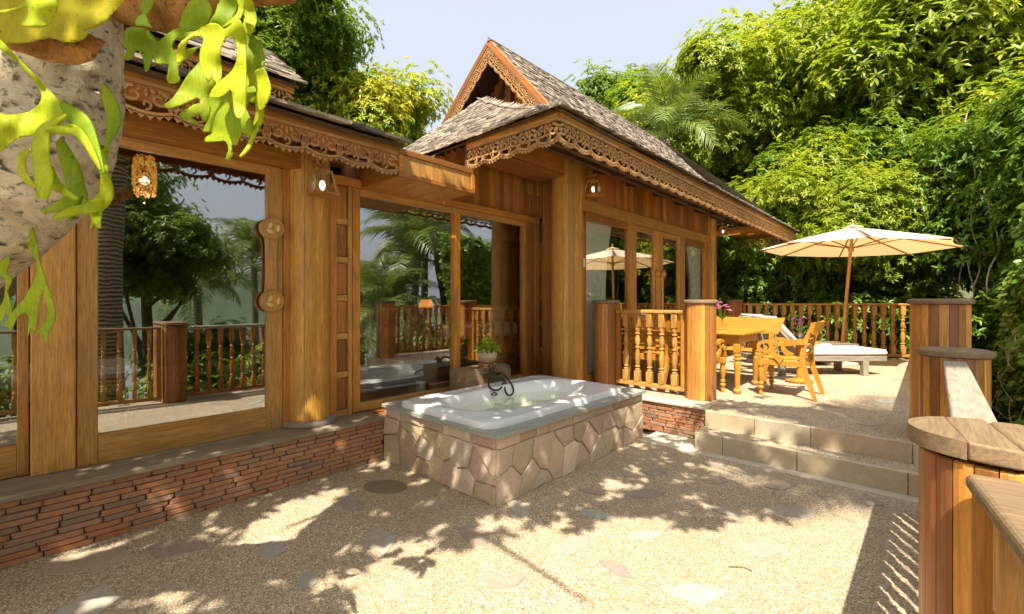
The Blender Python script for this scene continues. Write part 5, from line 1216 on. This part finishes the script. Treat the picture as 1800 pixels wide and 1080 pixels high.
t = thing('creeper_bank', 'bank of small leaved bright creeper right of the posts at the right edge', 'creeper', (1.2, 9, -.8))
link('foliage', leaves_mesh('creeper_leaves', pos, dr, ups, rg.uniform(.6, 1.35, n), M['leaf_c'], .095, .08, .2), None, t)
b = MB(); vs = []; 
for i in range(21):
    for j in range(9): x_, y_, z_ = bank(i / 20, j / 8); vs.append((x_ + .30 - .32 * noise.noise(Vector((x_ * 1.3, y_ * 1.3, z_ * 1.1))), y_, z_))
b.quadmesh(vs, [(i * 9 + j, (i + 1) * 9 + j, (i + 1) * 9 + j + 1, i * 9 + j + 1) for i in range(20) for j in range(8)]); b.build('bank_soil', M['soil'], t, True)
for k in range(26):
    s0, t0 = rnd.uniform(.05, .6), rnd.uniform(.05, .5); p_ = [Vector(bank(s0 + .02 * i + rnd.uniform(-.01, .01), t0 + .05 * i)) + Vector((-.05 - rnd.uniform(0, .22), rnd.uniform(-.1, .1), rnd.uniform(-.08, .08))) for i in range(5)]
    b = MB() if k == 0 else b; b.tube(crom(p_, 3), rnd.uniform(.002, .005), 4) if k else b.tube(crom(p_, 3), .005, 4)
b.build('dry_twigs', M['bark'], t)
# hanging lianas
for k, (u, d, v0, v1) in enumerate(((1703, 9.2, 250, 545), (1716, 9.0, 280, 505), (1690, 9.6, 180, 520), (1745, 8.6, 300, 520), (1660, 11, 250, 470))):
    p_ = [at(u + 9 * math.sin(i * 1.1 + k) + rnd.uniform(-3, 3), v0 + 20 + (v1 - v0 - 20) * i / 8, d) for i in range(9)]; b = MB(); b.tube(crom(p_, 3), .014, 5); o = b.build('liana', M['bark'], smooth=True)
    tag(o, ['thick pale liana hanging right of the parasol beside the tall post', 'second thin liana just right of the thick one', 'liana hanging in the dark gap above the parasol edge', 'rightmost liana hanging before the creeper', 'thin liana behind the parasol edge'][k], 'vine', 'lianas hanging from the trees')

# palms
def frond_mesh(name, L=2.6, nl=34, mat='palm', seed=0):
    rg = random.Random(seed); b = MB(); rp = []
    for i in range(13): s_ = i / 12; rp.append(Vector((L * s_ * (1 - .12 * s_ * s_), 0, .35 * L * math.sin(s_ * 1.7) - .55 * L * s_ ** 2.4)))
    b.tube(rp, [.028 * (1 - .85 * i / 12) for i in range(13)], 5)
    for i in range(nl):
        s_ = .12 + .87 * i / nl; k = s_ * 12; j = min(int(k), 11); p = rp[j].lerp(rp[j + 1], k - j); tn = (rp[j + 1] - rp[j]).normalized(); ll = L * .30 * math.sin(math.pi * (s_ * .8 + .12)) * rg.uniform(.85, 1.1) + .08
        for sg in (-1, 1):
            d = (tn * .55 + Vector((0, sg, 0)) * .75 + Vector((0, 0, rg.uniform(-.15, .25)))).normalized(); m_ = p + d * ll * .5; e_ = p + d * ll * .95 + Vector((0, 0, -ll * rg.uniform(.3, .55))); wv = tn * .026
            b.quadmesh([p - wv * .6, p + wv * .6, m_ + wv, m_ - wv, e_], [(0, 1, 2, 3), (3, 2, 4)])
    return b.mesh(name, False, M[mat])
FR = [frond_mesh('frond_mesh', 2.7, 40, 'palm', 1), frond_mesh('frond_mesh', 2.2, 34, 'palm', 2)]
def palm(label, base, top, n=20, sc_=1.0, tr=.14, seed=0):
    rg = random.Random(seed); base = Vector(base); top = Vector(top); t = thing('coconut_palm', label, 'palm', tuple(base), 'coconut palms'); b = MB(); mid = base.lerp(top, .5) + Vector((rg.uniform(-.3, .3), rg.uniform(-.3, .3), 0)); q = crom([base, mid, top], 8)
    b.tube(q, [tr * (1.25 - .35 * i / len(q)) for i in range(len(q))], 14); b.build('trunk', M['palmtrunk'], t, True)
    for i in range(n):
        el = R(62 - 95 * ((i / n) ** 1.1) + rg.uniform(-8, 8)); az = i * 2.4 + rg.uniform(-.2, .2); s_ = sc_ * rg.uniform(.85, 1.1)
        link('frond', FR[i % 2], None, t, Matrix.Translation(top) @ Matrix.Rotation(az, 4, 'Z') @ Matrix.Rotation(-el, 4, 'Y') @ Matrix.Rotation(rg.uniform(-.3, .3), 4, 'X') @ Matrix.Diagonal((s_, s_, s_, 1)))
x, y = gp(1172, 13.5); palm('young coconut palm with upright pale fronds above the pavilion roof', (x, y, hgt(x, y)), (x, y, 6.3), 16, .85, .12, 3)
palm('near coconut palm whose ringed trunk is mirrored in the left glass door', (2.5, 1.12, hgt(2.5, 1.12)), (2.5, 1.3, 6.6), 18, .9, .20, 4)
for k, (x, y, z_, s_) in enumerate(((4.9, 9.2, 2.9, 1.05), (6.6, 10.8, 4.0, 1.0), (6.9, 8.2, 1.6, .95), (13.5, 6.8, 3.3, 1.0), (12.0, 4.4, 1.9, .9), (4.0, 7.6, 1.0, .8))):
    palm(['large coconut palm crown mirrored in the middle of the wide window', 'taller palm behind it, mirrored in the wide window', 'lower palm crown mirrored at the left of the wide window', 'distant palm mirrored right of the first door pull', 'distant low palm mirrored beside the hill', 'small palm low behind the railing, mirrored in the wide window'][k], (x + .5, y, hgt(x, y)), (x, y, z_), 22, s_, .13, 10 + k)
for k, (x, y, zc, r_) in enumerate(((1.6, 1.9, -.1, .75), (2.2, 3.4, -.3, .9), (1.9, -.4, 0, .8), (2.8, 5.4, -.2, 1.0), (2.6, 7.6, 0, 1.1), (1.9, -2.2, 0, .8))):
    rgk = np.random.default_rng(90 + k); c, nr = crown_points(rgk, r_, 500, 8, .8, .5); pos, dd, ups = whorls(rgk, c, nr, 7)
    t = thing('shrub', ['bush outside the near railing mirrored beside the pier', 'bush outside the rail between pier and lower post', 'bush outside the near railing behind the camera', 'bush outside the steps railing', 'bush outside the upper terrace railing', 'bush farthest back outside the near railing'][k], 'shrub', (x, y, hgt(x, y)), 'shrubs behind the railings')
    link('foliage', leaves_mesh('shrub_leaves', pos, dd, ups, rgk.uniform(.7, 1.3, len(pos)), M['leaf_c'], .12, .05, .3), None, t, Matrix.Translation((x, y, zc)))

# ------------------------------------------------------------------ the leaning tree over the terrace
LT = thing('leaning_tree', 'pale barked leaning tree at the left edge carrying staghorn ferns, its crown shading the terrace', 'tree', tuple(at(-520, 1000, 1.62))[:2] + (0,))
path = [at(-560, 1240, 1.75), at(-430, 850, 1.68), at(-290, 620, 1.6), at(-170, 490, 1.52), at(-60, 400, 1.46), at(25, 320, 1.42), at(75, 245, 1.40), at(92, 160, 1.40), at(95, 60, 1.42), at(100, -80, 1.46), at(130, -260, 1.50), at(180, -480, 1.5)]
path[0].z = -.05
q = crom(path, 22); b = MB(); b.tube(q, [.20 - .045 * i / len(q) for i in range(len(q))], 72); 
vn = []
for v in b.v: d = .011 * noise.noise(Vector(v) * 7) + .005 * (.3 - abs(noise.noise(Vector(v) * 13))) + .005 * (.3 - abs(noise.noise(Vector(v) * 31))) - (.010 if abs(noise.noise(Vector((v[0] * 6, v[1] * 6, v[2] * 14)) + Vector((9, 4, 1)))) < .012 else 0); vn.append(tuple(Vector(v) + CR * d * 2 - CF * d))
b.v = vn; b.build('trunk', M['bark'], LT, True)
topT = path[-1]
hub_ = Vector((topT.x + .2, topT.y - .2, 3.3))
br = MB(); br.tube(crom([topT, topT.lerp(hub_, .5), hub_], 4), .10, 10)
ends = []
for (x, y, z_) in ((.3, -.6, 4.6), (-1.2, 1.0, 4.9), (-2.3, .1, 4.6), (-.6, .2, 4.8), (-1.6, -1.2, 4.4), (.2, 1.0, 5.2), (-.1, 2.2, 5.6)):
    e_ = Vector((x, y, z_)); m_ = hub_.lerp(e_, .5) + Vector((0, 0, .25)); ends.append(e_); br.tube(crom([hub_, m_, e_], 4), [.035 - .003 * i for i in range(9)], 7)
br.build('branch', M['bark'], LT, True)
# unseen crown leaves set up-sun of the ground they shade; gaps are the light patches on the terrace
def lit(x, y):
    """openings of the crown, given as the ground patches the sun reaches"""
    E = [(-2.95, 1.2, .42, .36), (-2.2, 1.5, .26, .24), (-1.0, 2.35, .66, .66), (-.55, 2.75, .6, .75), (-.85, 1.75, .8, .7), (-1.9, 1.62, .22, .42), (-.35, 3.6, .38, .6), (-1.35, 1.6, .55, .38), (-1.05, 1.1, .5, .6), (-1.78, 2.0, .17, .42), (-2.0, 1.15, .42, .14), (-2.35, .55, .35, .1), (-1.0, 4.05, .72, .17), (-3.0, .45, .12, .3), (-3.25, .95, .07, .25),
         (-2.75, .7, .06, .22), (-2.2, 2.4, .1, .12), (-1.9, 3.15, .10, .14), (-1.85, 3.6, .12, .10), (-2.5, 1.35, .06, .07), (-3.1, 1.35, .1, .12), (-3.35, 1.6, .08, .2), (-.7, 4.6, .6, .2), (-1.25, 5.0, .4, .2), (-1.6, 5.85, .5, .22), (-.5, 5.6, .3, .25), (-2.1, 5.4, .25, .3), (-1.2, 6.4, .4, .4), (-3.0, 3.9, .35, .2), (-3.3, 2.5, .14, .1), (-.6, 1.2, .5, 1.2), (-.1, 1.5, .4, 3), (-2.55, 3.6, .06, .3), (-2.15, 4.3, .1, .1)]
    for cx_, cy_, a_, b_ in E:
        if ((x - cx_) / a_) ** 2 + ((y - cy_) / b_) ** 2 < 1 + .5 * noise.noise(Vector((x * 4, y * 4, 2))): return True
    return False
rgp = random.Random(5); cl = []
k = 0
while len(cl) < 2000 and k < 20000:
    k += 1; x, y = rgp.uniform(-4.1, .35), rgp.uniform(-.8, 6.6)
    if y > 4.7 and x < -1.9 or y > 6.2: continue
    if y > 4.6 and rgp.random() < .45: continue
    if noise.noise(Vector((x * 3.2, y * 3.2, 7))) > .27: continue
    if lit(x, y) and rgp.random() > .004: continue
    h = rgp.uniform(3.7, 5.6); ok = False
    for _ in range(14):
        p_ = Vector((x, y, 0)) + SD * (h / SD.z); u, v, d = pj(p_)
        if d < .15 or v < -70 or u < -250 or u > 2050: ok = True; break
        h += .35
    if ok: cl.append(p_)
c = np.array([tuple(p_) for p_ in cl]); rg = np.random.default_rng(8); pos, dd, ups = whorls(rg, c, np.tile(np.array([[0, -.2, 1.0]]), (len(c), 1)) + rg.normal(0, .3, (len(c), 3)), 7, .15)
link('crown', leaves_mesh('canopy_leaves', pos, dd, ups, rg.uniform(.65, 1.2, len(pos)), M['leaf_a'], .13, .058, .3), None, LT)

# ------------------------------------------------------------------ staghorn ferns
def fpoly(par, pts, d0, mat, sx=0, sy=0, bow=.0, name='frond', uc=None, wave=.006, sc_=None, off=(0, 0)):
    """leaf blade with lobes: outline in the plane of the plant, curved in depth, filled by a fine triangulation"""
    if sc_: pts = [(x / sc_ + off[0], y / sc_ + off[1]) for x, y in pts]
    n0 = len(pts); sm = []
    for i in range(n0):
        a, b_, c_, d_ = pts[i - 1], pts[i], pts[(i + 1) % n0], pts[(i + 2) % n0]
        sm.append(b_); sm.append(tuple(-.0625 * p + .5625 * q + .5625 * r - .0625 * s for p, q, r, s in zip(a, b_, c_, d_)))
    pts = sm; n = len(pts); u0, u1 = min(p[0] for p in pts), max(p[0] for p in pts); v0, v1 = min(p[1] for p in pts), max(p[1] for p in pts)
    def inside(x, y):
        c = False
        for i in range(n):
            a, b_ = pts[i], pts[(i + 1) % n]
            if (a[1] > y) != (b_[1] > y) and x < (b_[0] - a[0]) * (y - a[1]) / (b_[1] - a[1]) + a[0]: c = not c
        return c
    step = max(4.5, (u1 - u0) / 40); extra = []
    y = v0 + step / 2
    while y < v1:
        x = u0 + step / 2
        while x < u1:
            if inside(x, y): extra.append((x, y))
            x += step
        y += step
    vv = [Vector(p) for p in pts] + [Vector(p) for p in extra]
    rv, re, rf_, *_ = delaunay_2d_cdt(vv, [(i, (i + 1) % n) for i in range(n)], [], 0, 1e-4)
    rf_ = [f_ for f_ in rf_ if inside(sum(rv[i].x for i in f_) / 3, sum(rv[i].y for i in f_) / 3)]
    uc_, vc_ = (u0 + u1) / 2, (v0 + v1) / 2; W_ = max(u1 - u0, v1 - v0)
    def dist(x, y):
        m = 1e9
        for i in range(0, n):
            a, b_ = pts[i], pts[(i + 1) % n]; dx, dy = b_[0] - a[0], b_[1] - a[1]; t_ = max(0, min(1, ((x - a[0]) * dx + (y - a[1]) * dy) / (dx * dx + dy * dy + 1e-9))); m = min(m, math.hypot(a[0] + t_ * dx - x, a[1] + t_ * dy - y))
        return m
    vs = []
    for v in rv:
        e = min(dist(v.x, v.y), 14) / 14; e = e * (2 - e)
        d = d0 + sx * (v.x - uc_) / 100 + sy * (v.y - vc_) / 100 - bow * .12 * e + wave * math.sin(v.x * .07 + v.y * .05 + d0 * 40) + wave * .8 * math.sin(v.y * .11 - v.x * .03) - .05 * ((v.y - vc_) / 200) ** 2 * W_ / 100
        vs.append(at(v.x, v.y, d))
    me = bpy.data.meshes.new(name); me.from_pydata(vs, [], rf_); me.polygons.foreach_set('use_smooth', [True] * len(me.polygons)); me.materials.append(M[mat]); me.update()
    bm = bmesh.new(); bm.from_mesh(me); bmesh.ops.recalc_face_normals(bm, faces=bm.faces); bm.to_mesh(me); bm.free()
    o = link(name, me, None, par); md = o.modifiers.new('thickness', 'SOLIDIFY'); md.thickness = .0022; md.offset = 0; return o
def fribbon(par, pts, d0, mat, dd=0, bow=.004, name='frond', tw=0):
    """strap of a frond: centre line points (u, v, width), with its own depth run"""
    q = crom([(a, b_, c_, 0) for a, b_, c_ in pts], 7); m = len(q); vs = []; K = 6
    for j, (u, v, w_, _) in enumerate(q):
        a0 = q[max(j - 1, 0)]; a1 = q[min(j + 1, m - 1)]; dx, dy = a1[0] - a0[0], a1[1] - a0[1]; l = math.hypot(dx, dy) or 1; nx, ny = -dy / l, dx / l; s_ = j / (m - 1)
        d = d0 + dd * s_ + .02 * math.sin(s_ * 5)
        for i in range(K + 1):
            t_ = i / K * 2 - 1; vs.append(at(u + nx * t_ * w_ / 2, v + ny * t_ * w_ / 2, d + bow * (t_ * t_) + tw * t_ * w_ / 100 * math.sin(s_ * 3)))
    b = MB(); b.quadmesh(vs, [(j * (K + 1) + i, j * (K + 1) + i + 1, (j + 1) * (K + 1) + i + 1, (j + 1) * (K + 1) + i) for j in range(m - 1) for i in range(K)])
    o = b.build(name, M[mat], par, True); md = o.modifiers.new('thickness', 'SOLIDIFY'); md.thickness = .0022; md.offset = 0; return o
F1 = thing('staghorn_fern', 'staghorn fern on the left trunk with a broad yellow shield frond and looping antler fronds', 'fern', tuple(at(60, 60, 1.2)), 'staghorn ferns on the leaning tree')
fpoly(F1, [(-60, -60), (1100, -60), (1180, 20), (1080, 120), (1000, 210), (880, 270), (800, 290), (840, 320), (760, 390), (600, 400), (480, 360), (350, 385), (250, 410), (100, 410), (-60, 385)], 1.17, 'shield', bow=.03, name='shield_frond', sc_=5.4, wave=.003)
fpoly(F1, [(-30, 395), (250, 415), (480, 365), (600, 405), (760, 395), (840, 325), (900, 350), (1000, 400), (930, 480), (900, 560), (800, 600), (700, 620), (550, 600), (400, 570), (200, 500), (0, 450)], 1.215, 'husk', bow=.02, name='husk', sc_=5.4, wave=.006)
fpoly(F1, [(240, -30), (520, -30), (540, 120), (480, 220), (400, 260), (200, 245), (250, 150), (250, 70), (180, 90), (0, 130), (-20, 130), (-20, 105), (100, 90), (180, 60), (240, 10)], 1.08, 'fern', bow=.02, sc_=5.4)
fpoly(F1, [(-10, 60), (20, 90), (50, 120), (80, 152), (105, 178), (118, 200), (113, 214), (90, 228), (60, 238), (35, 242), (20, 252), (0, 268), (-12, 278), (-12, 201), (10, 203), (40, 200), (60, 192), (72, 178), (72, 162), (60, 143), (40, 119), (15, 97), (-10, 78)], 1.10, 'fern', sx=.03, bow=.012)
fribbon(F1, [(108, 178, 10), (122, 196, 22), (143, 218, 34), (160, 250, 26), (173, 282, 15), (181, 305, 9)], 1.075, 'fern_dk', -.02)
fribbon(F1, [(180, 300, 8), (187, 322, 20), (186, 345, 26), (170, 362, 26), (148, 368, 18), (125, 372, 16), (104, 380, 10), (94, 384, 3)], 1.05, 'fern', .03)
fribbon(F1, [(168, 352, 26), (170, 372, 20), (170, 388, 15), (176, 401, 4)], 1.055, 'fern', 0)
fribbon(F1, [(164, 372, 14), (166, 390, 10), (160, 401, 4)], 1.056, 'fern', 0)
fribbon(F1, [(117, 203, 5), (98, 216, 12), (78, 232, 26), (72, 258, 32), (74, 290, 31), (78, 318, 34), (75, 350, 18)], 1.06, 'fern', -.02)
fribbon(F1, [(80, 228, 8), (108, 228, 16), (132, 230, 18), (150, 248, 14), (165, 275, 11), (178, 300, 5)], 1.058, 'fern', -.005)
fribbon(F1, [(80, 300, 30), (95, 322, 22), (115, 338, 12), (136, 350, 5)], 1.05, 'fern', -.01)
fribbon(F1, [(104, 246, 14), (116, 275, 26), (128, 305, 32), (132, 335, 32), (118, 358, 26), (95, 366, 16), (74, 372, 5)], 1.12, 'fern_dk', .0)
fribbon(F1, [(138, 320, 14), (145, 345, 20), (135, 365, 20), (126, 380, 12), (125, 388, 4)], 1.115, 'fern_dk', 0)
fribbon(F1, [(54, 264, 5), (42, 272, 14), (38, 290, 16), (44, 310, 15), (56, 324, 8), (66, 329, 3)], 1.10, 'fern', 0)
fribbon(F1, [(182, 146, 6), (190, 172, 22), (200, 200, 25), (198, 228, 22), (190, 248, 10), (186, 257, 2)], 1.30, 'fern_dk', 0)
fribbon(F1, [(174, 256, 6), (182, 264, 18), (193, 262, 7), (197, 260, 2)], 1.31, 'fern_dk', 0); fribbon(F1, [(183, 264, 12), (185, 285, 7), (186, 300, 9), (183, 318, 4)], 1.31, 'fern_dk', 0)
F2 = thing('staghorn_fern', 'large clump of pale green staghorn fronds hanging from the branch at top left', 'fern', tuple(at(380, -20, 1.35)), 'staghorn ferns on the leaning tree')
S5 = dict(sc_=3.857, off=(280, 0))
fpoly(F2, [(-40, 300), (0, 280), (60, 230), (130, 190), (190, 220), (240, 215), (180, 265), (110, 270), (90, 340), (190, 335), (270, 320), (200, 390), (130, 450), (140, 520), (130, 560), (70, 570), (50, 530), (65, 440), (0, 440), (-40, 400)], 1.36, 'fern_dk', bow=.012, **S5)
fpoly(F2, [(275, 320), (270, 420), (200, 500), (150, 580), (90, 670), (35, 710), (60, 740), (150, 715), (260, 665), (275, 700), (285, 800), (310, 830), (340, 790), (345, 700), (350, 640), (380, 570), (330, 480), (300, 380)], 1.33, 'fern_dk', sx=.04, bow=.012, **S5)
fpoly(F2, [(340, 640), (430, 600), (500, 640), (560, 700), (600, 760), (640, 860), (610, 930), (560, 900), (530, 985), (490, 985), (502, 1040), (480, 1085), (445, 1085), (470, 1020), (450, 960), (400, 960), (310, 965), (320, 930), (370, 895), (305, 900), (305, 870), (340, 800), (350, 740)], 1.31, 'fern_dk', sx=-.03, bow=.014, **S5)
fpoly(F2, [(150, 800), (140, 770), (200, 730), (280, 700), (300, 760), (220, 800), (270, 830), (240, 845), (190, 820)], 1.34, 'fern_dk', **S5)
fpoly(F2, [(590, 230), (640, 240), (700, 330), (720, 420), (700, 460), (640, 500), (590, 520), (560, 400), (560, 260)], 1.30, 'fern_dk', bow=.012, sx=.03, **S5)
fpoly(F2, [(590, 520), (640, 490), (705, 458), (740, 530), (757, 600), (740, 680), (700, 745), (660, 735), (650, 680), (665, 610), (640, 580), (590, 590)], 1.26, 'fern', bow=.012, sx=-.04, **S5)
fpoly(F2, [(585, 590), (640, 585), (660, 620), (650, 700), (620, 690), (598, 720), (588, 790), (575, 760)], 1.31, 'fern_dk', **S5)
fribbon(F2, [(455, 180, 12), (457, 200, 15), (450, 225, 12), (443, 245, 7), (435, 262, 8), (422, 276, 3)], 1.285, 'fern', 0)
fpoly(F2, [(330, 170), (380, 90), (420, -20), (520, -20), (530, 60), (500, 110), (480, 160), (430, 195), (380, 170)], 1.33, 'fern_dk', bow=.01, **S5)
fpoly(F2, [(560, 190), (580, 120), (570, 0), (570, -20), (620, -20), (650, 70), (662, 140), (640, 200), (610, 250), (585, 230)], 1.27, 'fern', bow=.012, **S5)
fpoly(F2, [(520, -20), (575, -20), (575, 60), (550, 130), (480, 170), (420, 192), (470, 150), (520, 100), (540, 40)], 1.24, 'fern', **S5)
fpoly(F2, [(130, 170), (200, 20), (300, -20), (360, 60), (330, 150), (260, 200), (190, 215)], 1.38, 'fern_dk', bow=.01, **S5)
fpoly(F2, [(440, 200), (400, 165), (340, 160), (240, 215), (180, 260), (130, 310), (118, 420), (145, 428), (175, 380), (185, 300), (215, 260), (285, 250), (300, 280), (275, 370), (285, 460), (330, 560), (360, 532), (390, 572), (420, 540), (425, 470), (415, 370), (430, 290), (470, 250), (505, 265), (528, 330), (525, 410), (495, 480), (440, 530), (380, 580), (345, 640), (352, 662), (430, 655), (485, 610), (500, 680), (510, 770), (530, 802), (570, 795), (590, 720), (592, 560), (590, 400), (590, 250), (570, 180), (540, 130), (490, 170)], 1.22, 'fern', bow=.016, sx=.0, sy=-.02, **S5)
S4 = dict(sc_=7.71, off=(200, 0))
fpoly(F2, [(150, 430), (220, 370), (350, 380), (450, 400), (560, 520), (600, 590), (560, 680), (500, 870), (460, 965), (420, 960), (400, 800), (370, 740), (430, 720), (300, 690), (260, 780), (200, 820), (120, 820), (130, 740), (200, 690), (110, 610), (140, 560)], 1.37, 'fern_dk', bow=.008, **S4)
fpoly(F2, [(380, -20), (520, -20), (530, 80), (450, 200), (390, 190), (360, 130), (390, 50)], 1.36, 'fern_dk', bow=.006, **S4)
fpoly(F2, [(300, 290), (330, 230), (385, 200), (440, 210), (470, 300), (525, 380), (400, 350), (310, 350)], 1.33, 'lime', bow=.006, **S4)
fpoly(F2, [(450, 440), (480, 410), (500, 480), (570, 560), (520, 550), (460, 510)], 1.34, 'lime', **S4)
b = MB(); b.tube(crom([at(100, -45, 1.47), at(200, -10, 1.46), at(310, 5, 1.46), at(400, -15, 1.46), at(520, -40, 1.5), at(640, -90, 1.56)], 6), [.10, .10, .095, .095, .09, .085, .085, .08, .08, .08, .085, .09, .09, .085, .08, .07, .065, .06, .06, .06, .06, .06, .06, .06, .06, .06, .06, .055, .055, .05, .05], 18)
b.v = [tuple(Vector(v) + Vector((0, 0, 1)) * .035 * noise.noise(Vector(v) * 11) + CF * .03 * noise.noise(Vector(v) * 17)) for v in b.v]; b.build('root_mass', M['husk'], F2, True)
F3 = thing('staghorn_fern', 'small staghorn fern under the leaning trunk in front of the door post', 'fern', tuple(at(50, 400, 1.5)), 'staghorn ferns on the leaning tree')
S3 = dict(sc_=5.4, off=(0, 400))
fpoly(F3, [(290, 10), (320, 15), (345, 130), (370, 240), (378, 330), (405, 400), (430, 480), (470, 600), (520, 760), (525, 870), (490, 950), (460, 1000), (452, 1095), (428, 1095), (420, 1010), (380, 1000), (330, 1022), (400, 940), (450, 860), (455, 780), (425, 650), (418, 590), (400, 640), (370, 760), (350, 900), (340, 985), (300, 960), (265, 1035), (275, 900), (265, 830), (210, 820), (150, 890), (108, 982), (80, 940), (22, 930), (80, 870), (130, 790), (220, 690), (300, 550), (350, 450), (355, 340), (320, 270), (245, 140)], 1.42, 'fern_dk', bow=.012, **S3)
fpoly(F3, [(-20, 350), (90, 270), (90, 350), (72, 420), (110, 480), (110, 530), (72, 610), (100, 700), (120, 840), (90, 860), (60, 820), (0, 920), (-20, 800), (40, 680), (50, 560), (50, 480), (-20, 440)], 1.42, 'fern_dk', bow=.01, **S3)
